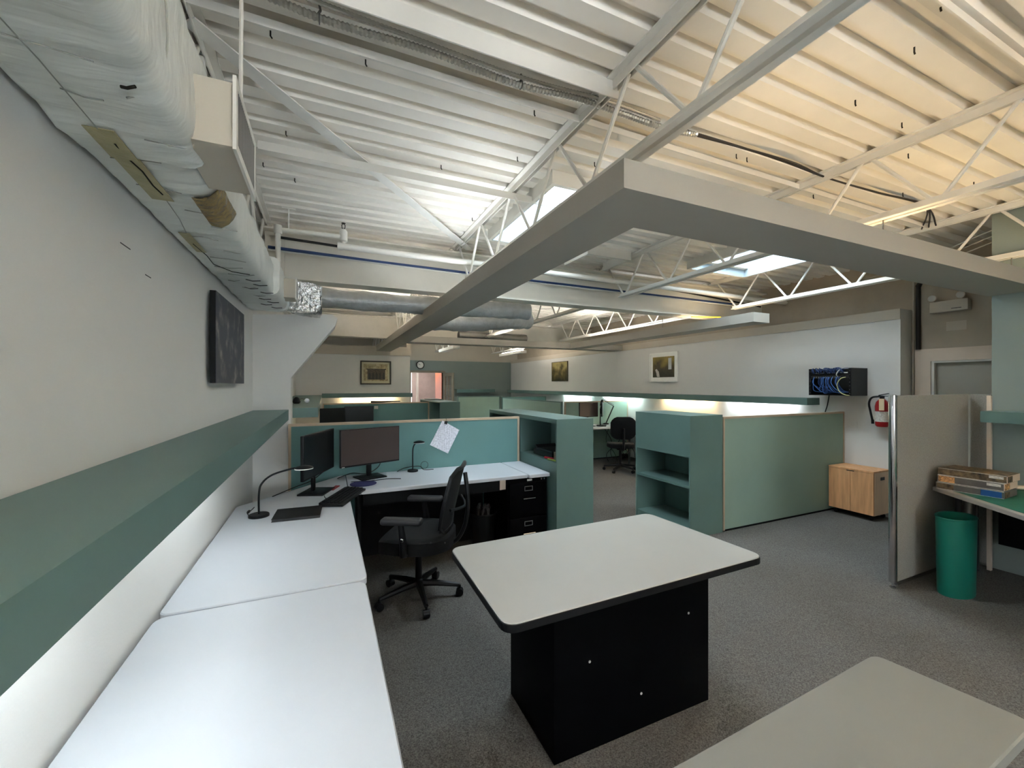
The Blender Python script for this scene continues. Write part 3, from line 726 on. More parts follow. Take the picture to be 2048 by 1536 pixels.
ledge_x('wall_ledge', 5.78, XR-.003, 3.42, 13.3, 1.295, 1.388, 5.78, 'very long teal ledge along the right wall')
ledge_x('wall_ledge', 4.92, XN-.003, -1.0, 1.56, 1.255, 1.345, 4.92, 'grey teal ledge on the near right wall over the green desk')
t = thing('wall_ledge', (.85, 9.65, 1.29), 'teal ledge under the framed print on the far left wall', 'shelf')
part('top_board', B(-.06, 1.80, 9.5, 9.77, 1.36, 1.38), 'teal', t); part('fascia', B(-.06, 1.80, 9.5, 9.52, 1.29, 1.36), 'teal', t); part('end_cap', B(1.78, 1.80, 9.52, 9.77, 1.29, 1.36), 'teal', t)
t = thing('wall_ledge', (4.6, 13.4, 1.3), 'small teal ledge on the grey green far wall', 'shelf')
part('top_board', B(3.95, 5.3, 13.25, 13.59, 1.40, 1.42), 'teal', t); part('fascia', B(3.95, 5.3, 13.25, 13.27, 1.31, 1.40), 'teal', t)
G = 'tubes under the ledges'
UB = (0, 0, .03)
lamp((-.40, .15, 1.275), (-.40, 1.35, 1.275), 'tube_desk', 'cool tube under the left ledge over the near desk', G, UB)
lamp((-.40, 1.75, 1.275), (-.40, 2.75, 1.275), 'tube_desk_dim', 'dimmer cool tube under the left ledge over the corner desk', G, UB)
lamp((-.42, 5.0, 1.285), (-.42, 6.2, 1.285), 'tube_cool', 'cool tube under the ledge past the wing wall', G, UB)
lamp((5.93, 3.75, 1.315), (5.93, 4.75, 1.315), 'tube_cool', 'cool tube under the near end of the right ledge', G, UB)
lamp((5.93, 5.1, 1.315), (5.93, 6.2, 1.315), 'tube_shelf_warm', 'warm tube under the right ledge below the white framed print', G, UB)
lamp((5.93, 6.9, 1.315), (5.93, 8.1, 1.315), 'tube_shelf_cyan', 'cool tube under the middle of the right ledge', G, UB)
lamp((5.93, 8.7, 1.315), (5.93, 9.9, 1.315), 'tube_shelf_cyan', 'cool tube under the right ledge below the tree painting', G, UB)
lamp((.35, 9.66, 1.31), (1.45, 9.66, 1.31), 'tube_shelf_warm', 'warm tube under the ledge on the far left wall', G, UB)

# ================================================================== WALL THINGS
def pic_left(y0, y1, z0, z1, label, dep=.045, m='art_dark'):
    t = thing('canvas_picture', (XL, (y0+y1)/2, z0), label, 'picture')
    part('stretcher', B(XL+.018, XL+dep-.002, y0, y1, z0, z1), 'black_plastic', t)
    part('canvas', B(XL+dep-.002, XL+dep, y0, y1, z0, z1), m, t)
    part('hanging_cleat', B(XL+.001, XL+.018, y0+.15, y1-.15, z1-.1, z1-.05), 'black_plastic', t)
pic_left(2.60, 3.42, 1.57, 2.05, 'dark blue grey canvas with pale blotches on the left wall')
pic_left(6.9, 7.4, 1.55, 1.95, 'dark edged picture on the left wall past the wing wall', .03)
def framed(name, plane, p, a0, a1, z0, z1, fw, fm, mw, mm, am, label, dep=.03):
    """framed picture on plane 'y' (facing -y at y=p) or 'x' (facing -x at x=p)"""
    t = thing(name, ((a0+a1)/2, p, z0) if plane == 'y' else (p, (a0+a1)/2, z0), label, 'picture')
    def bx(u0, u1, d0, d1, w0, w1): return (u0, u1, p-d1, p-d0, w0, w1) if plane == 'y' else (p-d1, p-d0, u0, u1, w0, w1)
    mb = MB()
    mb.box(*bx(a0, a1, .002, dep, z0, z0+fw)).box(*bx(a0, a1, .002, dep, z1-fw, z1)).box(*bx(a0, a0+fw, .002, dep, z0+fw, z1-fw)).box(*bx(a1-fw, a1, .002, dep, z0+fw, z1-fw))
    part('frame', mb, fm, t)
    part('mat_board', MB().box(*bx(a0+fw, a1-fw, .002, dep-.012, z0+fw, z1-fw)), mm, t)
    k = fw+mw
    o = part('print', MB().box(*bx(a0+k, a1-k, dep-.012, dep-.008, z0+k*1.1, z1-k)), am, t)
    return t, bx, k
t, bx, k = framed('framed_print', 'y', 9.8, .71, 1.37, 1.57, 2.10, .03, 'frame_dark', .04, 'mat_cream', 'art_facade', 'framed sepia print of an arcaded building on the far left wall')
mb = MB().box(*bx(.86, 1.24, .022, .024, 1.68, 1.90)).box(*bx(.84, 1.26, .022, .025, 1.90, 1.925))
part('facade', mb, 'carton', t)
for i in range(5):
    x = .885+i*.074
    part('arch', MB().prism([(x, 1.69), (x+.045, 1.69), (x+.045, 1.81), (x+.0225, 1.85), (x, 1.81)], 'y', 9.8-.027, 9.8-.024), 'frame_dark', t)
framed('tree_painting', 'x', XR, 9.76, 10.62, 1.665, 2.215, .012, 'carton', .0, 'carton', 'art_trees', 'golden green landscape painting of trees on the right wall')
t, bx, k = framed('white_framed_print', 'x', XR, 5.87, 6.60, 1.62, 2.195, .028, 'frame_white', .055, 'frame_white', 'art_room', 'white framed print of a dim yellow room on the right wall')
part('window_patch', MB().box(*bx(6.02, 6.10, .022, .024, 1.86, 2.08)), 'duct_silver', t)
part('figure_patch', MB().prism([(6.40, 1.72), (6.33, 1.72), (6.35, 1.82), (6.41, 1.88), (6.45, 1.86), (6.42, 1.80)], 'x', XR-.024, XR-.022), 'label_white', t)
# clock
t = thing('wall_clock', (2.82, YF, 2.1), 'round black rimmed wall clock above the far doors', 'clock')
part('rim', MB().lathe([(.125, 0), (.13, -.03), (.115, -.04), (.105, -.03)], 2.82, YF-.002, 2.21, 28, axis='y'), 'black_plastic', t)
part('face', MB().lathe([(.106, -.030), (.106, -.034)], 2.82, YF-.002, 2.21, 28, axis='y'), 'clock_face', t)
mb = MB()
for h in range(12):
    w = h*PI/6; mb.bar((2.82+.082*math.sin(w), YF-.037, 2.21+.082*math.cos(w)), (2.82+.098*math.sin(w), YF-.037, 2.21+.098*math.cos(w)), .008, .002, up=(0, 1, 0))
part('hour_marks', mb, 'black_plastic', t)
part('hand', MB().bar((2.82, YF-.039, 2.21), (2.82-.05, YF-.039, 2.21+.03), .009, .002, up=(0, 1, 0)), 'black_plastic', t)
part('hand', MB().bar((2.82, YF-.041, 2.21), (2.82-.07, YF-.041, 2.21+.05), .006, .002, up=(0, 1, 0)), 'black_plastic', t)
# network rack
RX, RY0, RY1, RZ0, RZ1 = 5.712, 2.88, 3.36, 1.43, 1.765
t = thing('network_rack', (5.88, 3.12, RZ0), 'black wall mounted network rack stuffed with blue cables', 'rack')
mb = MB().box(RX, XR-.002, RY0, RY0+.004, RZ0, RZ1).box(RX, XR-.002, RY1-.004, RY1, RZ0, RZ1).box(RX+.03, XR-.002, RY0+.004, RY1-.004, RZ0, RZ0+.006).box(XR-.01, XR-.002, RY0+.004, RY1-.004, RZ0+.006, RZ1)
part('cabinet', mb, 'rack_black', t)
for y0, y1 in ((RY0+.004, RY0+.03), (RY1-.03, RY1-.004)):
    r = part('rail', B(RX, RX+.02, y0, y1, RZ0+.006, RZ1), 'black_plastic', t)
    for i in range(7): part('rail_screw', MB().lathe([(.004, 0), (.004, -.003)], RX, (y0+y1)/2, RZ0+.03+i*.045, 6, axis='x'), 'chrome', r)
pp = part('patch_panel', B(RX+.002, RX+.06, RY0+.03, RY1-.03, RZ1-.075, RZ1-.045), 'black_plastic', t)
for i in range(2):
    for j in range(8):
        y = RY1-.05-i*.17-j*.019
        part('port_label', B(RX-.001, RX+.002, y-.008, y, RZ1-.06, RZ1-.053), 'label_white', pp)
part('label_strip', B(RX-.001, RX+.002, RY0+.04, RY0+.13, RZ1-.06, RZ1-.05), 'white_paint', pp)
sw = part('switch', B(RX+.002, RX+.2, RY0+.03, RY1-.03, RZ1-.125, RZ1-.085), 'rack_black', t)
for j in range(12): part('port', B(RX, RX+.003, RY1-.07-j*.027, RY1-.055-j*.027, RZ1-.115, RZ1-.1), 'dull_metal', sw)
rr = random.Random(3)
for i in range(26):
    y = RY1-.05-rr.random()*.36; y2 = y+rr.uniform(-.08, .08); y2 = min(max(y2, RY0+.04), RY1-.04)
    pts = [(RX+.0, y, RZ1-.06), (RX-.022, y, RZ1-.04), (RX-.015, (y+y2)/2, RZ1+rr.uniform(-.01, .008)), (RX+.05, y2, RZ1-.005), (RX+.12, y2, RZ1-.03)]
    part('patch_cable', MB().tube(smooth_path(pts, 4), .0045, 5), 'cable_blue', t)
for i in range(22):
    y = RY1-.06-rr.random()*.30; y2 = min(RY1-.03, max(RY0+.08, y+rr.uniform(-.12, .12)))
    pts = [(RX+.0, y, RZ1-.108), (RX-.018, y, RZ1-.13), (RX-.005, y+.01, RZ1-.19), (RX+.02, y2, RZ0+rr.uniform(.03, .07)), (RX+.10, y2-.05, RZ0+.04)]
    part('patch_cable', MB().tube(smooth_path(pts, 4), .005, 5), 'cable_lblue' if i % 3 == 0 else 'cable_blue', t)
part('patch_cable', MB().tube(smooth_path([(RX, RY0+.06, RZ1-.11), (RX-.03, RY0+.10, RZ1-.13), (RX-.035, RY0+.135, RZ1-.2), (RX-.03, RY0+.11, RZ0+.05), (RX-.02, RY0+.05, RZ0+.01), (RX, RY0+.02, RZ0+.005)], 6), .005, 6), 'cable_yellow', t, label='pale yellow looping cable')
part('patch_cable', MB().tube(smooth_path([(RX, RY0+.10, RZ1-.01), (RX-.03, RY0+.12, RZ1-.03), (RX-.03, RY0+.145, RZ1-.08), (RX, RY0+.145, RZ1-.1)], 6), .005, 6), 'cable_white', t)
solo('hanging_cable', MB().tube(smooth_path([(XR-.01, 3.30, 1.43), (XR-.01, 3.32, 1.3), (XR-.012, 3.36, 1.1), (XR-.01, 3.36, .6)], 5), .006, 6), 'cable_black', 'black cable hanging from the network rack behind the partition', 'cable')
solo('outlet_plate', B(XR-.008, XR-.001, 2.985, 3.09, 1.03, 1.12, bev=.003), 'wall_white', 'white outlet plate on the right wall beside the sage partition', 'outlet')
# fire extinguisher
ex, ey = XR-.075, 2.70
t = thing('fire_extinguisher', (ex, ey, 1.07), 'red fire extinguisher with black hose hung on the right wall', 'fire extinguisher')
part('cylinder', MB().lathe([(.05, 1.07), (.062, 1.085), (.065, 1.11), (.065, 1.31), (.055, 1.36), (.03, 1.39), (.022, 1.40)], ex, ey, 0, 20), 'ext_red', t)
part('label', MB().lathe([(.0665, 1.13), (.0665, 1.25)], ex, ey, 0, 20), 'label_white', t)
part('hose', MB().tube(smooth_path([(ex, ey+.02, 1.425), (ex-.02, ey+.09, 1.41), (ex-.03, ey+.115, 1.34), (ex-.03, ey+.10, 1.24), (ex-.03, ey+.085, 1.16), (ex-.03, ey+.08, 1.13)], 6), .011, 8), 'black_plastic', t)
part('nozzle', MB().tube([(ex-.03, ey+.08, 1.15), (ex-.03, ey+.078, 1.10)], .015, 8), 'black_plastic', t)
v = part('valve', MB().lathe([(.022, 0), (.024, .03), (.014, .04)], ex, ey, 1.395, 10), 'black_plastic', t)
part('lever', MB().bar((ex, ey+.03, 1.438), (ex-.02, ey-.07, 1.46), .02, .008).bar((ex, ey+.03, 1.432), (ex-.02, ey-.06, 1.43), .02, .008), 'black_plastic', v)
part('inspection_tag', B(ex-.078, ex-.074, ey-.055, ey-.005, 1.265, 1.40), 'tag_cream', t)
part('wall_hook', B(ex+.05, XR-.001, ey-.02, ey+.02, 1.32, 1.37), 'dull_metal', t)
# emergency light over the side door
t = thing('emergency_light', (XR2-.04, 2.21, 2.36), 'beige twin head emergency light over the side door', 'lamp')
part('case', B(XR2-.09, XR2-.002, 2.06, 2.37, 2.365, 2.485, bev=.006), 'wall_beige', t)
part('slot', B(XR2-.092, XR2-.089, 2.11, 2.19, 2.39, 2.396), 'grey_plastic', t)
for y in (2.12, 2.35):
    h = part('lamp_head', MB().lathe([(.02, .03), (.034, .0), (.04, -.03), (.036, -.036)], XR2-.05, y, 2.53, 14, axis='x'), 'wall_beige', t)
    part('lens', MB().lathe([(.033, -.036), (.02, -.042)], XR2-.05, y, 2.53, 14, axis='x'), 'lens', h)
    part('neck', MB().tube([(XR2-.045, y, 2.48), (XR2-.04, y, 2.51)], .008, 6), 'wall_beige', h)
solo('black_pipe', MB().tube([(XR2-.03, 2.49, 1.97), (XR2-.03, 2.49, 2.70)], .022, 12).tube([(XR2-.03, 2.49, 2.70), (XR2-.05, 2.46, 2.74), (XR2-.1, 2.36, 2.75)], .026, 12), 'pipe_black', 'black vertical pipe with elbow beside the side door frame', 'pipe')
solo('white_pipe', MB().tube([(XR2-.02, 2.545, .9), (XR2-.02, 2.54, 2.0), (XR2-.02, 2.535, 2.9)], .009, 8), 'wall_beige', 'thin pale conduit rising beside the black pipe', 'pipe')
solo('wall_patch', B(XR2-.004, XR2-.001, 2.10, 2.26, 2.16, 2.26), 'wall_beige', 'pale rectangular plate above the side door', 'plate')

# ================================================================== PARTITIONS
def screen(name, x0, x1, y0, y1, h, m, label, edge='teal_edge', axis='x', cat='partition', ends=(1, 1), foot=.012, em=.022):
    t = thing(name, ((x0+x1)/2, (y0+y1)/2, 0), label, cat)
    part('panel_face', B(x0+(.012 if axis == 'x' else 0), x1-(.012 if axis == 'x' else 0), y0+(.012 if axis == 'y' else 0), y1-(.012 if axis == 'y' else 0), foot+.01, h-em), m, t)
    if axis == 'x':
        part('top_edge', B(x0, x1, y0-.004, y1+.004, h-em, h), edge, t)
        if ends[0]: part('end_post', B(x0, x0+em, y0-.004, y1+.004, foot, h-em), edge, t)
        if ends[1]: part('end_post', B(x1-em, x1, y0-.004, y1+.004, foot, h-em), edge, t)
    else:
        part('top_edge', B(x0-.004, x1+.004, y0, y1, h-em, h), edge, t)
        if ends[0]: part('end_post', B(x0-.004, x1+.004, y0, y0+em, foot, h-em), edge, t)
        if ends[1]: part('end_post', B(x0-.004, x1+.004, y1-em, y1, foot, h-em), edge, t)
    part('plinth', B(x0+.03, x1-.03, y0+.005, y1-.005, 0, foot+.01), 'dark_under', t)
    return t
screen('cubicle_partition', -.29, 1.915, 4.085, 4.122, 1.22, 'teal_panel', 'low teal partition with wood edge behind the twin monitors')
screen('cubicle_partition', 3.86, XR-.005, 3.13, 3.17, 1.22, 'sage_panel', 'wide sage green partition running to the right wall')
screen('cubicle_partition', -.04, 1.915, 8.37, 8.41, 1.22, 'teal_panel', 'teal partition of the second cubicle by the far left wall')
screen('cubicle_partition', 4.45, XR-.005, 7.30, 7.34, 1.22, 'sage_panel', 'pale green partition behind the far right desk')
screen('cubicle_partition', 4.38, 4.42, 7.34, 10.4, 1.22, 'sage_panel', 'long sage partition running away from the far right desk', axis='y', edge='teal')
screen('cubicle_partition', 3.3, 4.55, 11.0, 11.04, 1.245, 'sage_panel', 'dim sage partition in front of the far wall', edge='teal')
screen('cubicle_partition', 4.6, XR-.005, 11.0, 11.04, 1.22, 'teal_panel', 'teal partition in the far right corner', edge='teal')
# grey fabric partition with chrome post on the right
t = thing('fabric_partition', (4.6, 1.735, 0), 'grey fabric partition with a chrome end post on the right', 'partition')
part('fabric_panel', B(4.01, 5.19, 1.72, 1.75, .05, 1.478), 'fabric_grey', t)
part('chrome_post', MB().lathe([(.026, .045), (.026, 1.48), (.018, 1.485)], 3.99, 1.735, 0, 14), 'chrome', t)
part('glide_foot', MB().lathe([(.02, 0), (.02, .012), (.008, .016), (.008, .045)], 3.99, 1.735, 0, 10), 'chrome', t)
part('bottom_rail', B(4.01, 5.19, 1.715, 1.755, .022, .05), 'chrome', t)
part('glide_foot', MB().lathe([(.02, 0), (.02, .012), (.008, .016), (.008, .022)], 5.15, 1.735, 0, 10), 'chrome', t)
t = thing('fabric_partition', (5.22, 1.64, 0), 'narrow grey brown fabric partition closing the corner of the green desk', 'partition')
part('fabric_panel', B(5.205, 5.24, 1.585, 1.712, .02, 1.478), 'fabric_grey', t)
part('bottom_rail', B(5.205, 5.24, 1.585, 1.712, 0, .02), 'dull_metal', t)
solo('corner_post', B(5.10, 5.13, 1.555, 1.58, 0, 1.47), 'door_trim', 'slim cream post at the edge of the near right wall', 'post')

# ================================================================== DESKS
def slab(poly, r, z0, z1, bev=.004):
    """rounded polygon slab with a small top bevel"""
    p = rounded(poly, r, 6); cx = sum(a for a, b in p)/len(p); cy = sum(b for a, b in p)/len(p)
    n = len(p)
    def shr(q, d):
        out = []
        for i in range(n):
            a, b, c = Vector(q[i-1]), Vector(q[i]), Vector(q[(i+1) % n]); t = (c-a)
            if t.length < 1e-6: out.append(tuple(b)); continue
            t.normalize(); nn = Vector((-t.y, t.x)); out.append(tuple(b+nn*d))
        return out
    area = sum(p[i-1][0]*p[i][1]-p[i][0]*p[i-1][1] for i in range(n))
    if area < 0: p = p[::-1]
    q = shr(p, bev); mb = MB()
    vs = [(a, b, z0) for a, b in p]+[(a, b, z1-bev) for a, b in p]+[(a, b, z1) for a, b in q]
    fs = [tuple(range(n-1, -1, -1))]+[(i, (i+1) % n, n+(i+1) % n, n+i) for i in range(n)]+[(n+i, n+(i+1) % n, 2*n+(i+1) % n, 2*n+i) for i in range(n)]+[tuple(range(2*n, 3*n))]
    return mb.add(vs, fs, False)
def desk(label, poly, r, legs, m='desk_top', zt=.74, th=.03, name='desk', under='black_plastic', group=None):
    cx = sum(a for a, b in poly)/len(poly); cy = sum(b for a, b in poly)/len(poly)
    t = thing(name, (cx, cy, 0), label, 'desk', group)
    part('worktop', slab(poly, r, zt-th, zt), m, t)
    for (x, y) in legs:
        part('leg', MB().tube([(x, y, .012), (x, y, zt-th)], .022, 12), under, t)
        part('glide', MB().lathe([(.03, 0), (.03, .012)], x, y, 0, 12), under, t)
    return t
t = desk('white work desk along the left wall, nearest the camera', [(-.545, .33), (.155, .33), (.155, 1.852), (-.545, 1.852)], .045, [(-.48, .42), (-.48, 1.76)])
part('modesty_panel', B(-.50, -.48, .5, 1.7, .3, .71), 'black_plastic', t)
t = desk('white corner desk by the left wall with the chamfered back', [(-.545, 1.866), (.165, 1.866), (.165, 4.078), (.125, 4.078), (-.545, 3.32)], [.045, .045, .005, .005, .01], [(-.48, 1.95), (-.48, 3.2), (.12, 3.9)])
part('end_panel', B(.06, .08, 2.0, 3.3, .06, .71), 'black_plastic', t)
t = desk('long white desk in front of the teal partition', [(.172, 3.43), (1.695, 3.43), (1.695, 4.08), (.172, 4.08)], [.03, .008, .005, .005], [(.24, 3.55)])
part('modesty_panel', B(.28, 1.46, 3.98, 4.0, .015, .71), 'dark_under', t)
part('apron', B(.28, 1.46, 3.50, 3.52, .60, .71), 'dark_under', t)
t = desk('short white desk end over the black filing cabinet', [(1.703, 3.41), (1.922, 3.41), (1.922, 4.08), (1.703, 4.08)], [.01, .02, .005, .005], [])
part('support_bracket', B(1.71, 1.918, 4.03, 4.05, .7055, .71), 'black_plastic', t)
# centre table
t = thing('centre_table', (1.24, 1.69, 0), 'pale topped table with black edge on a black box base', 'table')
TP = [(.56, 1.305), (1.925, 1.335), (1.89, 2.085), (.575, 2.045)]
part('worktop', slab(TP, .06, .735, .74, .002), 'table_top', t)
part('edge_band', slab([(.557, 1.302), (1.928, 1.332), (1.893, 2.088), (.572, 2.048)], .06, .707, .735, .002), 'black_plastic', t)
bx_ = part('box_base', B(.857, 1.734, 1.49, 1.93, 0, .707, bev=.002), 'black_lam', t)
for x, z in ((1.03, .38), (1.60, .46), (1.31, .16)):
    part('screw_cap', MB().lathe([(.006, 0), (.006, -.002)], x, 1.49, z, 8, axis='y'), 'white_paint', bx_)
# table in the bottom right corner
t = desk('pale worktable corner nearest the camera at bottom right', [(-.05+.40, .665), (1.53, .712), (1.575, .405), (.36, .36)], .035, [(1.45, .62), (1.48, .46), (.45, .58), (.45, .44)], m='worktable_top_shaded', name='worktable')
# right green desk
t = desk('green topped corner desk with cream edge against the grey fabric partition', [(4.49, 1.695), (5.095, 1.695), (5.095, -.3), (3.75, -.3), (3.75, .75)], .01, [(4.66, 1.60), (5.02, 1.62)], m='desk_edge', zt=.738, th=.03, under='grey_plastic')
part('green_inlay', slab([(4.53, 1.66), (5.06, 1.66), (5.06, -.26), (3.79, -.26), (3.79, .74)], .01, .738, .740, .0005), 'desk_green', t)
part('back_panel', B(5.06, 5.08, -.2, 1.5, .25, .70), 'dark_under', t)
# far right cubicle desk
desk('white corner desk in the far right cubicle with cables below', [(4.46, 6.62), (5.1, 6.62), (5.42, 6.3), (5.42, 4.8), (6.03, 4.8), (6.03, 7.28), (4.46, 7.28)], .01, [(4.6, 7.1), (5.95, 4.95), (5.5, 6.6)], under='grey_plastic')
desk('white desk of the second cubicle below the dark monitors', [(-.02, 7.75), (1.85, 7.75), (1.85, 8.35), (-.02, 8.35)], .01, [(.05, 7.85), (1.75, 7.85)])

# filing cabinet
fx0, fx1, fy0, fy1 = 1.505, 1.905, 3.455, 4.07
t = thing('filing_cabinet', ((fx0+fx1)/2, (fy0+fy1)/2, 0), 'black two drawer filing cabinet under the white desk end', 'cabinet')
part('body', B(fx0, fx1, fy0, fy1, 0, .703), 'black_lam', t)
for z0, z1 in ((.36, .665), (.05, .345)):
    dr = part('drawer', B(fx0+.012, fx1-.012, fy0-.018, fy0, z0, z1, bev=.004), 'black_lam', t)
    cxm = (fx0+fx1)/2
    mb = MB().box(cxm-.042, cxm+.042, fy0-.023, fy0-.018, z1-.075, z1-.069).box(cxm-.042, cxm+.042, fy0-.023, fy0-.018, z1-.037, z1-.031).box(cxm-.042, cxm-.036, fy0-.023, fy0-.018, z1-.069, z1-.037).box(cxm+.036, cxm+.042, fy0-.023, fy0-.018, z1-.069, z1-.037)
    part('label_holder', mb, 'chrome', dr)
    mb = MB().tube([(cxm-.06, fy0-.018, z1-.14), (cxm-.06, fy0-.04, z1-.14), (cxm+.06, fy0-.04, z1-.14), (cxm+.06, fy0-.018, z1-.14)], .005, 6)
    part('handle', mb, 'chrome', dr)
for x in (1.845, 1.875): part('lock', MB().lathe([(.009, 0), (.009, -.008)], x, fy0-.001, .685, 8, axis='y'), 'chrome', t)
part('name_tag', B(1.70, 1.75, fy0-.003, fy0, .675, .692), 'label_white', t)
solo('cream_bracket', B(1.445, 1.50, 3.49, 3.505, .61, .705), 'door_trim', 'small cream board hanging beside the filing cabinet', 'board')

# ================================================================== BOOKCASES
def cupboard(name, label, x0, x1, y0, y1, h, spec, m='teal', openside='x0', cat='bookcase'):
    """case whose open face looks to -x; spec: list of (y0,y1,z0,z1) openings; shelves list"""
    t = thing(name, ((x0+x1)/2, (y0+y1)/2, 0), label, cat)
    k = .018
    part('top_board', B(x0, x1, y0, y1, h-.02, h), m, t)
    part('end_panel', B(x0, x1, y0, y0+k, 0, h-.02), m, t)
    part('end_panel', B(x0, x1, y1-k, y1, 0, h-.02), m, t)
    part('back_panel', B(x1-k, x1, y0+k, y1-k, 0, h-.02), m, t)
    return t
t = cupboard('low_bookcase', 'teal open bookcase standing beside the filing cabinet', 1.93, 2.33, 3.31, 5.02, 1.245, None)
part('divider', B(1.93, 2.312, 4.09, 4.12, 0, 1.225), 'teal', t)
for y0, y1 in ((3.328, 4.09), (4.12, 5.002)):
    part('front_board', B(1.93, 1.948, y0, y1, 0, .82), 'teal', t)
    part('shelf', B(1.93, 2.312, y0, y1, .82, .84), 'teal', t)
    part('top_rail', B(1.93, 1.948, y0, y1, 1.205, 1.225), 'teal', t)
t = cupboard('low_bookcase', 'teal bookcase with closed top and two open shelves beside the sage partition', 3.38, 3.845, 3.125, 3.94, 1.245, None)
part('upper_front', B(3.38, 3.40, 3.143, 3.922, .82, 1.225), 'teal', t)
part('shelf', B(3.40, 3.827, 3.143, 3.922, .82, .84), 'teal', t)
part('shelf', B(3.385, 3.827, 3.143, 3.922, .50, .525), 'teal', t)
part('shelf', B(3.385, 3.827, 3.143, 3.922, .07, .09), 'teal', t)
part('plinth', B(3.39, 3.41, 3.143, 3.922, 0, .07), 'teal', t)
t = cupboard('low_bookcase', 'distant teal bookcase at the end of the second cubicle partition', 1.93, 2.31, 7.54, 9.3, 1.245, None)
part('divider', B(1.93, 2.292, 8.38, 8.41, 0, 1.225), 'teal', t)
for y0, y1 in ((7.558, 8.38), (8.41, 9.282)):
    part('front_board', B(1.93, 1.948, y0, y1, 0, .82), 'teal', t)
    part('shelf', B(1.93, 2.292, y0, y1, .82, .84), 'teal', t)
# things on the bookcase shelf
t = thing('storage_tray', (2.12, 3.72, .84), 'black tray with grey lid on the bookcase shelf', 'tray')
part('tray_body', B(2.0, 2.26, 3.52, 3.92, .84, .90, bev=.01), 'black_plastic', t)
part('lid', MB().prism([(3.54, .902), (3.86, .902), (3.90, .935), (3.88, .94), (3.84, .914), (3.54, .912)], 'x', 2.01, 2.24), 'grey_plastic', t)
solo('small_carton', B(1.99, 2.12, 3.36, 3.47, .84, .925), 'carton', 'small brown patterned carton at the near end of the bookcase shelf', 'box')
solo('red_marker', MB().tube([(1.965, 3.60, .852), (2.0, 3.49, .852)], .011, 8).tube([(2.0, 3.49, .852), (2.008, 3.465, .852)], .007, 8), 'red_marker', 'fat red marker pen lying on the bookcase shelf edge', 'marker')
solo('lime_marker', MB().tube([(1.955, 3.52, .849), (1.975, 3.40, .849)], .008, 8).tube([(1.975, 3.40, .849), (1.978, 3.385, .849)], .005, 8), 'lime_marker', 'lime green highlighter lying in front of the red marker', 'marker')
# waste bin below desk
t = thing('waste_basket', (1.37, 3.74, 0), 'black waste basket with crumpled rubbish beside the filing cabinet', 'bin')
part('basket', MB().lathe([(.10, 0), (.105, .01), (.125, .34), (.133, .345), (.133, .36), (.118, .355), (.10, .02)], 1.37, 3.74, 0, 20), 'black_plastic', t)
for k in range(5):
    a = k*1.3; p = [(1.37+.06*math.cos(a), 3.72+.05*math.sin(a), .30), (1.37+.05*math.cos(a+.4), 3.72+.05*math.sin(a+.4), .38), (1.37+.04*math.cos(a+.9), 3.72+.03*math.sin(a), .43), (1.37+.06*math.cos(a+1.2), 3.72+.04*math.sin(a+1), .39)]
    part('crumpled_wrap', MB().tube(smooth_path(p, 4), .012, 6, rf=lambda i: .008+.008*abs(math.sin(i*1.9))), 'grey_plastic', t)
# green waste bin on the right
t = thing('waste_bin', (4.33, 1.50, 0), 'tall green oval waste bin below the green desk', 'bin')
mb = MB(); prof = [(.150, 0), (.152, .01), (.165, .57), (.155, .572), (.142, .02)]
mb.lathe(prof, 4.33, 1.50, 0, 28, 1.0, .62)
o = part('bin_body', mb, 'bin_green', t); 
part('rim', MB().tube([(4.33+.162*math.cos(w*PI/14), 1.50+.162*.62*math.sin(w*PI/14), .572) for w in range(28)], .006, 6, closed=True), 'bin_green', t)

# wooden cabinet on castors
wx0, wx1, wy0, wy1, wz0, wz1 = 5.69, XR-.01, 2.65, 3.115, .065, .57
t = thing('wood_cabinet', ((wx0+wx1)/2, (wy0+wy1)/2, 0), 'light wooden two door cabinet on castors against the right wall', 'cabinet')
part('body', B(wx0+.018, wx1, wy0, wy1, wz0, wz1-.018), 'birch', t)
part('top_board', B(wx0, wx1, wy0, wy1, wz1-.018, wz1), 'oak', t)
ym = (wy0+wy1)/2
for y0, y1 in ((wy0+.002, ym-.0015), (ym+.0015, wy1-.002)):
    dd = part('door', B(wx0, wx0+.018, y0, y1, wz0+.002, wz1-.021), 'oak', t)
part('hand_slot', B(wx0+.14, wx0+.225, wy0-.002, wy0+.001, wz1-.11, wz1-.075), 'black_plastic', t)
part('hand_slot', B(wx0-.001, wx0+.004, ym-.04, ym+.04, wz1-.03, wz1-.021), 'tear_dark', t)
def castor(x, y, parent, r=.028, m='black_plastic', local=False):
    mb = MB().lathe([(r*.75, -.011), (r, -.007), (r, .007), (r*.75, .011)], x, y, r, 14, axis='x').box(x-.012, x+.012, y-.012, y+.012, r+.012, r*2+.012)
    return part('castor', mb, m, parent, local=local)
for x in (wx0+.06, wx1-.05):
    for y in (wy0+.05, wy1-.05):
        castor(x, y, t, .024)

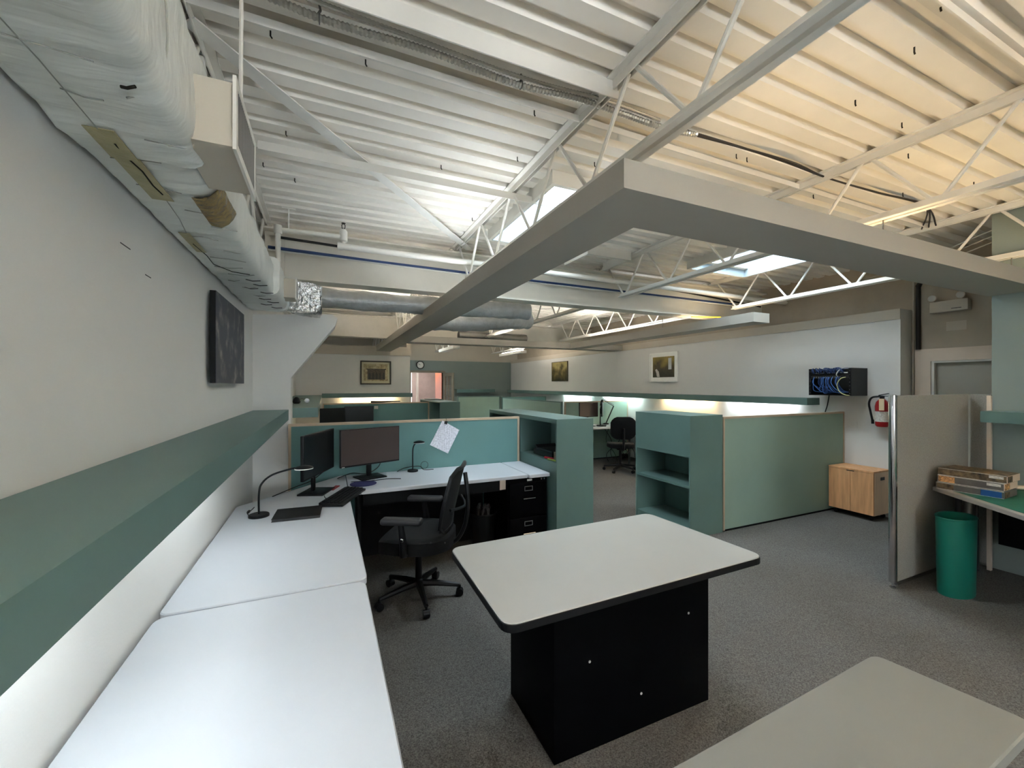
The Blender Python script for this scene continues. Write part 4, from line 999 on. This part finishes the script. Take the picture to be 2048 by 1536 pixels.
# ================================================================== MONITORS
def monitor(x, y, rz, label, w=.545, h=.322, zc=1.035, zd=.74, stand=True, screen_c='screen', badge=False):
    t = thing('monitor', (x, y, zd), label, 'monitor', rz=rz)
    z = zc-zd
    part('bezel', MB().box(-w/2, w/2, -.012, .012, z-h/2, z+h/2, bev=.003).box(-w*.28, w*.28, .012, .035, z-h*.3, z+h*.25), 'black_plastic', t, local=True)
    part('screen', B(-w/2+.006, w/2-.006, -.0135, -.012, z-h/2+.014, z+h/2-.006), screen_c, t, local=True)
    if badge: part('badge', B(-w/2+.01, -w/2+.035, -.0145, -.0135, z-h/2+.002, z-h/2+.008), 'label_white', t, local=True)
    if stand:
        part('stand_neck', B(-.022, .022, .03, .05, .012, z+.02, bev=.004), 'black_plastic', t, local=True)
        part('stand_base', B(-.115, .115, -.08, .11, 0, .012, bev=.003), 'black_plastic', t, local=True)
    return t
mat('screen_reflection', (66, 55, 52), .38, var=.03, spec=.5)  # room reflection put into the screen colour as a brownish tone
monitor(-.045, 3.52, math.radians(68), 'black monitor turned toward the chair, left of the pair', zc=1.04)
monitor(.37, 3.885, math.radians(20), 'monitor with a brownish reflection coloured into the screen, right of the pair', screen_c='screen_reflection', zc=1.02, badge=True)
monitor(.12, 8.05, math.radians(12), 'left black monitor in the second cubicle', w=.42, h=.30, zc=1.00)
monitor(.57, 8.12, math.radians(-6), 'right black monitor in the second cubicle', w=.50, h=.30, zc=1.02)
monitor(4.78, 6.95, math.radians(4), 'dark monitor in the far right cubicle', w=.46, h=.29, zc=1.07, screen_c='screen_reflection')
monitor(5.09, 6.92, math.radians(50), 'second monitor seen edge on beside the jointed lamp', w=.40, h=.27, zc=1.07)

# keyboard, mouse pad, notebook, lamps
t = thing('keyboard', (.125, 3.26, .742), 'black keyboard lying askew before the turned monitor', 'keyboard', rz=math.radians(66))
mb = MB().prism([(-.08, 0), (.08, 0), (.08, .026), (-.08, .014)], 'x', -.222, .222)
part('case', mb, 'black_plastic', t, local=True)
for r_ in range(5):
    for c_ in range(15):
        x = -.205+c_*.0285; y = -.06+r_*.026; z = .0155+(y+.08)*.075
        part('key', B(x, x+.024, y, y+.021, z, z+.006), 'grey_plastic' if 0 else 'black_plastic', t, local=True)
part('cable', MB().tube(smooth_path([(-.05, .08, .01), (-.03, .12, .006), (.04, .16, .006)], 5), .003, 6), 'cable_black', t, local=True)
solo('mouse_pad', slab([(.19+.10+.10*math.cos(w*PI/10)*1.05, 3.66+.10*math.sin(w*PI/10)) for w in range(20)], .0, .741, .746, .001), 'pad_blue', 'dark blue mouse pad beside the keyboard', 'mouse pad')
t = thing('notebook', (-.155, 2.96, .741), 'closed black notebook beside the round based lamp', 'notebook', rz=math.radians(-3))
part('cover', MB().box(-.132, .132, -.115, .115, 0, .002).box(-.132, .132, -.115, .115, .014, .016).box(-.132, .132, .112, .115, .002, .014), 'black_plastic', t, local=True)
part('pages', B(-.129, .129, -.112, .112, .002, .014), 'grey_plastic', t, local=True)
def gooseneck(x, y, pts, hd, label, r=.058):
    t = thing('desk_lamp', (x, y, .741), label, 'lamp')
    part('base', MB().lathe([(r, 0), (r, .012), (r-.004, .016)], x, y, .741, 24), 'black_plastic', t)
    part('stem', MB().tube(smooth_path(pts, 8), .006, 8), 'dull_metal' if 0 else 'black_plastic', t)
    h = part('head', MB().lathe([(.045, 0), (.047, .006), (.035, .014), (.012, .02)], hd[0], hd[1], hd[2], 18, 1.15, .85), 'black_plastic', t)
    part('light_ring', MB().lathe([(.046, -.004), (.046, 0)], hd[0], hd[1], hd[2], 18, 1.15, .85), 'white_paint', h)
    return t
gooseneck(-.376, 3.02, [(-.376, 3.02, .755), (-.376, 3.02, .88), (-.36, 3.013, .945), (-.30, 2.985, 1.0), (-.20, 2.94, 1.035), (-.15, 2.918, 1.045)], (-.12, 2.905, 1.04), 'black gooseneck lamp on round base beside the notebook')
gooseneck(.76, 4.0, [(.76, 4.0, .755), (.76, 4.0, .93), (.77, 3.995, .985), (.79, 3.985, 1.01), (.80, 3.98, 1.012)], (.815, 3.975, 1.012), 'small black gooseneck lamp before the teal partition', .05)
solo('lamp_cord', MB().tube(smooth_path([(-.43, 3.04, .745), (-.45, 3.10, .75), (-.44, 3.16, .745), (-.43, 3.24, .745)], 5), .003, 6).tube([(-.447, 3.11, .75), (-.444, 3.14, .75)], .008, 8), 'cable_dark', 'lamp cord with inline switch by the left wall', 'cord')
CORD = [([(.1, 3.95, .745), (.22, 4.0, .77), (.34, 3.98, .76), (.45, 4.04, .80), (.48, 4.0, .9)], 'black cable rising behind the right monitor of the pair'),
        ([(.20, 3.76, .745), (.36, 3.72, .748), (.5, 3.74, .748), (.60, 3.70, .748)], 'black cable with loose plug in front of the right monitor of the pair'),
        ([(-.35, 3.50, .745), (-.22, 3.72, .75), (-.10, 3.78, .78), (-.02, 3.72, .85)], 'black cable leading to the turned monitor'),
        ([(.62, 4.03, .745), (.70, 4.05, .77), (.83, 4.05, .775), (.87, 4.02, .745), (.96, 4.0, .745)], 'cord looped round the small gooseneck lamp')]
for p, lab in CORD: solo('desk_cable', MB().tube(smooth_path(p, 6), .0035, 6), 'cable_black', lab, 'cable', 'cables on the long desk')
solo('cable_coil', MB().tube([(.88+.035*math.cos(w*.5), 4.04, .785+.035*math.sin(w*.5)) for w in range(26)], .0018, 5), 'cable_dark', 'thin wire coil standing beside the small gooseneck lamp', 'cable')
solo('red_folder', MB().prism([(.03, 3.55), (.06, 3.53), (.11, 3.66), (.08, 3.68)], 'z', .741, .746), 'ext_red', 'small red strip beside the monitor foot', 'folder')
# paper clipped to the partition
t = thing('pinned_paper', (1.09, 4.075, .88), 'white printed sheet clipped askew to the teal partition', 'paper')
Pp = [(1.066, 1.207), (1.241, 1.105), (1.122, .875), (.941, .971)]
part('sheet', MB().prism(Pp, 'y', 4.074, 4.0755), 'printed_paper', t)
part('clip', MB().prism([(1.085, 1.175), (1.11, 1.165), (1.115, 1.20), (1.09, 1.20)], 'y', 4.062, 4.074).tube([(1.10, 4.066, 1.195), (1.105, 4.07, 1.225), (1.10, 4.10, 1.226)], .002, 5), 'black_plastic', t)

# ================================================================== CHAIRS
def star_base(t, ang, R=.30, drop=0):
    for k in range(5):
        a = ang+k*2*PI/5; ux, uy = math.cos(a), math.sin(a)
        part('base_leg', MB().tube([(0, 0, .105), (ux*.12, uy*.12, .10), (ux*R, uy*R, .078)], .02, 8, rf=lambda i: (.027, .023, .015)[i]), 'black_plastic', t, local=True)
        mb = MB(); cx_, cy_ = ux*R, uy*R; r = .028
        px_, py_ = -uy, ux
        mb.tube([(cx_-px_*.022, cy_-py_*.022, r), (cx_+px_*.022, cy_+py_*.022, r)], r, 14).tube([(cx_, cy_, r), (cx_, cy_, .08)], .009, 8)
        part('castor', mb, 'black_plastic', t, local=True)
    part('gas_column', MB().lathe([(.034, .085), (.034, .13), (.025, .14), (.025, .40)], 0, 0, 0, 14), 'black_plastic', t, local=True)
def cushion(w, d, z0, z1, front=.05):
    mb = MB(); bm = bmesh.new(); bmesh.ops.create_grid(bm, x_segments=10, y_segments=10, size=.5)
    top = []; vs = []; fs = []
    n = 10
    def sq(u, v):   # rounded square mapping
        x = u*math.sqrt(1-.32*v*v); y = v*math.sqrt(1-.32*u*u); return x, y
    bm.free()
    for lay, (zz, sc) in enumerate(((z0, .90), (z0+.012, 1.0), (z1-.02, 1.0), (z1-.004, .94), (z1, .8))):
        for k in range(32):
            a = 2*PI*k/32; u = max(-1, min(1, math.cos(a)*1.25)); v = max(-1, min(1, math.sin(a)*1.25)); x, y = sq(u, v)
            z = zz-(front*max(0, y-.55)**1.5*2 if lay > 1 else 0)-(front*.8*max(0, y-.55)**1.5*2 if lay <= 1 else 0)
            vs.append((x*w/2*sc, y*d/2*sc, z))
    for l in range(4):
        for k in range(32): fs.append((l*32+k, l*32+(k+1) % 32, (l+1)*32+(k+1) % 32, (l+1)*32+k))
    fs.append(tuple(range(31, -1, -1))); fs.append(tuple(4*32+k for k in range(32)))
    return mb.add(vs, fs, True)
# local frame: the sitter looks to +y
chair_rot = math.radians(62)
t = thing('office_chair', (.63, 3.09, 0), 'black mesh backed office chair with armrests at the white desks', 'chair', rz=chair_rot)
star_base(t, math.radians(-92)-chair_rot)
part('seat', cushion(.53, .53, .39, .505, .07), 'black_fabric', t, local=True)
part('tilt_mechanism', MB().box(-.09, .09, -.14, .10, .36, .39, bev=.01), 'black_plastic', t, local=True)
for s in (-1, 1):
    a = part('arm_post', MB().tube([(s*.24, .02, .40), (s*.285, .02, .42), (s*.29, .02, .50), (s*.285, .04, .63)], .022, 8, rf=lambda i: (.018, .026, .026, .02)[i]), 'black_plastic', t, local=True)
    part('armrest', MB().box(s*.285-.042, s*.285+.042, -.11, .17, .625, .668, bev=.018, seg=3), 'grey_plastic', t, local=True)
    k = part('height_knob', MB().lathe([(.012, 0), (.013, s*.008), (.008, s*.012)], s*.312, .02, .53, 10, axis='x'), 'chrome', t, local=True)
# back frame: leaning loop with mesh sheet
def bpt(u, v):      # u across -1..1, v 0..1 up the back
    w = .235*(1-.25*abs(v-.45))*u; z = .53+.44*v; y = -.235-.02*math.sin(v*PI)-.10*v*v+.035*abs(u)**2
    return (w, y, z)
loop = [bpt(-1, v/10) for v in range(1, 10)]+[bpt(-.7+.35*i, 1) for i in range(5)]+[bpt(1, v/10) for v in range(9, 0, -1)]+[bpt(.7-.35*i, 0) for i in range(5)]
part('back_frame', MB().tube(loop, .014, 8, closed=True), 'black_plastic', t, local=True)
mb = MB(); nu, nv = 8, 12; vs = [bpt(-.97+1.94*i/nu, .02+.96*j/nv) for j in range(nv+1) for i in range(nu+1)]
fs = [(j*(nu+1)+i, j*(nu+1)+i+1, (j+1)*(nu+1)+i+1, (j+1)*(nu+1)+i) for j in range(nv) for i in range(nu)]
mb.add(vs, fs, True); mb.add([(x, y-.004, z) for x, y, z in vs], [f[::-1] for f in fs], True)
part('mesh_sheet', mb, 'mesh_black', t, local=True)
part('back_strut', MB().tube(smooth_path([(0, -.05, .40), (0, -.24, .40), (0, -.33, .50), (0, -.365, .66), (0, -.36, .80), (0, -.345, .92)], 6), .016, 8), 'black_plastic', t, local=True)
part('lumbar_bar', MB().tube(smooth_path([(-.2, -.28, .70), (0, -.345, .68), (.2, -.28, .70)], 5), .01, 6), 'black_plastic', t, local=True)
part('tilt_lever', MB().tube([(.09, -.05, .405), (.27, -.06, .40)], .006, 6).tube([(.24, -.06, .40), (.28, -.06, .40)], .01, 8), 'black_plastic', t, local=True)
# second chair in the far right cubicle
cr = math.radians(-28)
t = thing('office_chair', (4.90, 6.12, 0), 'charcoal fabric office chair in the far right cubicle', 'chair', rz=cr)
star_base(t, .35, .29)
part('seat', cushion(.48, .46, .43, .52, .04), 'black_fabric', t, local=True)
mb = MB(); vs = []; fs = []
for lay, (yy, sc) in enumerate(((-.235, .8), (-.245, 1.0), (-.275, 1.0), (-.29, .85))):
    for k in range(28):
        a = 2*PI*k/28; u = max(-1, min(1, math.cos(a)*1.15)); v = max(-1, min(1, math.sin(a)*1.15))
        vs.append((u*.22*sc, yy-.03*v, .80+v*.20*sc))
for l in range(3):
    for k in range(28): fs.append((l*28+k, l*28+(k+1) % 28, (l+1)*28+(k+1) % 28, (l+1)*28+k))
fs.append(tuple(range(27, -1, -1))); fs.append(tuple(3*28+k for k in range(28)))
part('backrest', mb.add(vs, fs, True), 'black_fabric', t, local=True)
part('back_strut', MB().tube(smooth_path([(0, -.05, .41), (0, -.27, .42), (0, -.305, .55), (0, -.30, .8)], 5), .022, 8), 'black_plastic', t, local=True)
part('tilt_mechanism', MB().box(-.08, .08, -.12, .10, .395, .43, bev=.01), 'black_plastic', t, local=True)

# ================================================================== SMALL THINGS
# puzzle boxes stacked on the green desk
def puzzle(z0, z1, a, b, c, d, label, spine, pic, endm, blue=False):
    """box with footprint corners a,b (front edge), c,d (back)"""
    cx = (a[0]+b[0]+c[0]+d[0])/4; cy = (a[1]+b[1]+c[1]+d[1])/4
    t = thing('puzzle_box', (cx, cy, z0), label, 'box', 'stack of flat boxes on the green desk')
    part('carton', MB().prism([a, b, c, d], 'z', z0, z1), spine, t)
    A, Bv, Cv = Vector(a), Vector(b), Vector(c); u = (Bv-A); n = Vector((u.y, -u.x)).normalized(); e = .0015
    def fp(base, uu, t0, t1, w0, w1, nn, m, name):
        p0 = base+uu*t0+nn*e; p1 = base+uu*t1+nn*e; q0 = base+uu*t0; q1 = base+uu*t1
        part(name, MB().prism([tuple(q0), tuple(q1), tuple(p1), tuple(p0)], 'z', z0+(z1-z0)*w0, z0+(z1-z0)*w1), m, t)
    fp(A, u, .02, .28, .1, .9, n, pic, 'side_picture')
    if blue: fp(A, u, .68, .97, .05, .95, n, 'puzzle_blue', 'blue_panel')
    else: fp(A, u, .76, .96, .5, .85, n, 'label_white', 'title_label')
    fp(A, u, 0, 1, 0, .06, n, 'label_white', 'lower_edge_line'); fp(A, u, 0, 1, .94, 1, n, 'label_white', 'upper_edge_line')
    w = Cv-Bv; n2 = Vector((w.y, -w.x)).normalized()
    fp(Bv, w, 0, 1, .04, .96, n2, endm, 'end_panel'); 
    n2 = n2*2
    fp(Bv, w, .05, .40, .1, .9, n2, pic, 'end_picture')
A0, B0 = (4.47, 1.60), (4.33, 1.36)
A0, B0, C0, D0 = (4.47, 1.64), (4.47, 1.30), (4.74, 1.30), (4.74, 1.64)
puzzle(.7405, .79, (4.440, 1.655), (4.445, 1.29), (4.70, 1.30), (4.70, 1.655), 'lowest flat box with a blue panel on the green desk', 'puzzle_grey', 'puzzle_dark', 'puzzle_grey', True)
puzzle(.79, .845, (4.465, 1.655), (4.475, 1.30), (4.745, 1.31), (4.745, 1.655), 'middle flat puzzle box of the stack on the green desk', 'puzzle_grey', 'puzzle_pic', 'puzzle_cream')
puzzle(.845, .90, (4.475, 1.655), (4.49, 1.29), (4.75, 1.30), (4.75, 1.655), 'topmost flat puzzle box of the stack on the green desk', 'puzzle_dark', 'puzzle_dark', 'puzzle_cream')
solo('paper_roll', MB().tube([(4.86, 1.44, .757), (5.0, 1.34, .757)], .016, 10), 'puzzle_cream', 'cream paper roll lying behind the box stack', 'roll')
solo('hanging_cable', MB().tube(smooth_path([(5.185, 1.36, 1.25), (5.18, 1.35, 1.1), (5.185, 1.33, .95), (5.17, 1.32, .82), (5.1, 1.28, .745)], 5), .006, 6), 'cable_white', 'pale cable hanging from the near right ledge to the green desk', 'cable')
solo('under_desk_pipe', MB().tube([(4.80, 1.60, .02), (4.80, 1.60, .70)], .045, 14), 'dull_metal', 'pale grey tube standing below the green desk behind the bin', 'tube')
# jointed lamp in the far right cubicle
t = thing('jointed_lamp', (5.36, 7.16, .741), 'black jointed arm lamp clamped in the far right cubicle', 'lamp')
part('base', MB().lathe([(.06, 0), (.06, .02), (.02, .03)], 5.36, 7.16, .741, 16), 'black_plastic', t)
part('lower_arm', MB().tube([(5.36, 7.16, .77), (5.52, 7.12, 1.12)], .008, 6).tube([(5.375, 7.16, .77), (5.535, 7.12, 1.12)], .005, 6), 'black_plastic', t)
part('upper_arm', MB().tube([(5.52, 7.12, 1.12), (5.24, 7.12, 1.26)], .007, 6).tube([(5.53, 7.12, 1.14), (5.25, 7.12, 1.28)], .004, 6), 'black_plastic', t)
part('shade', MB().tube([(5.24, 7.12, 1.26), (5.235, 7.13, 1.22), (5.23, 7.14, 1.13)], .03, 12, rf=lambda i: (.015, .03, .034)[i]), 'black_plastic', t)
solo('modem', B(5.62, 5.79, 6.9, 7.0, .741, .79, bev=.004), 'white_paint', 'white box with dark top on the far right desk', 'device')
solo('dark_tray', B(5.61, 5.80, 6.89, 7.01, .79, .80), 'black_plastic', 'flat dark tray lying on the white box', 'tray')
for k in range(7):
    r0 = random.Random(k+20); x = 5.0+.13*k
    yk = 6.72+.05*k; p = [(x, yk, .70), (x+r0.uniform(-.1, .2), yk+.01, .45), (x+r0.uniform(-.2, .3), yk, .2), (x+r0.uniform(-.1, .4), yk+.01, .03)]
    solo('loose_cable', MB().tube(smooth_path(p, 6), .006, 5), 'cable_green' if k % 2 else 'cable_black', 'loose cable number %s from the left hanging below the far right desk' % ('one', 'two', 'three', 'four', 'five', 'six', 'seven')[k], 'cable', 'loose cables below the far desk')
solo('power_bar', B(5.75, 5.95, 7.12, 7.22, .0, .09, bev=.006), 'black_plastic', 'black power box on the floor of the far right cubicle', 'device')
# things on the second cubicle partition and ledge
t = thing('ledge_gadget', (-.25, 5.4, 1.345), 'small black and silver gadget on the ledge past the wing wall', 'device')
part('body', MB().lathe([(.03, 0), (.045, .02), (.03, .06), (.012, .075)], -.30, 5.4, 1.346, 12), 'black_plastic', t)
part('wheel', MB().lathe([(.028, -.01), (.03, 0), (.028, .01)], -.19, 5.4, 1.377, 12, axis='y'), 'chrome', t)
part('arm', MB().tube([(-.30, 5.4, 1.39), (-.24, 5.4, 1.40), (-.19, 5.4, 1.377)], .006, 6), 'dull_metal', t)
solo('umbrella', MB().tube([(.80, 8.39, 1.235), (.95, 8.39, 1.235), (1.35, 8.39, 1.242)], .014, 8, rf=lambda i: (.02, .016, .008)[i]), 'black_plastic', 'dark folded stick lying along the second cubicle partition', 'umbrella')
solo('wall_sticker', B(.86, .93, 8.366, 8.370, 1.10, 1.16), 'label_white', 'small white sticker on the second cubicle partition', 'sticker')
solo('paper_cup', MB().lathe([(.03, 0), (.042, .11), (.043, .113)], 1.82, 8.2, .741, 14), 'white_paint', 'white cup at the end of the second cubicle desk', 'cup')
solo('paper_pile', MB().prism([(1.96, 7.75), (2.18, 7.70), (2.22, 7.95), (2.0, 8.0)], 'z', .841, .90), 'label_white', 'crumpled pile of papers in the distant teal bookcase', 'papers')
solo('brown_folder', B(1.98, 2.25, 8.5, 9.1, 1.246, 1.262), 'carton', 'flat brown folder on top of the distant bookcase', 'folder')
for (x0, y0, x1, y1, z, lab) in ((XL+.002, 1.62, XL+.002, 1.69, 1.985, 'upper pencil mark on the bare left wall'), (XL+.002, 1.81, XL+.002, 1.86, 1.935, 'lower pencil mark on the bare left wall')):
    solo('wall_scratch', B(XL+.0005, XL+.0015, y0, y1, z, z+.003), 'cable_dark', lab, 'mark')
solo('yellow_glow_bar', MB().bar((4.62, 4.25, 2.50), (5.0, 4.1, 2.50), .03, .01), 'yellow_glow', 'bright yellow bar standing in for the warm tube glow at the near end of the right soffit leg', 'strap')  # bar coloured for the yellow glow of the warm soffit tube
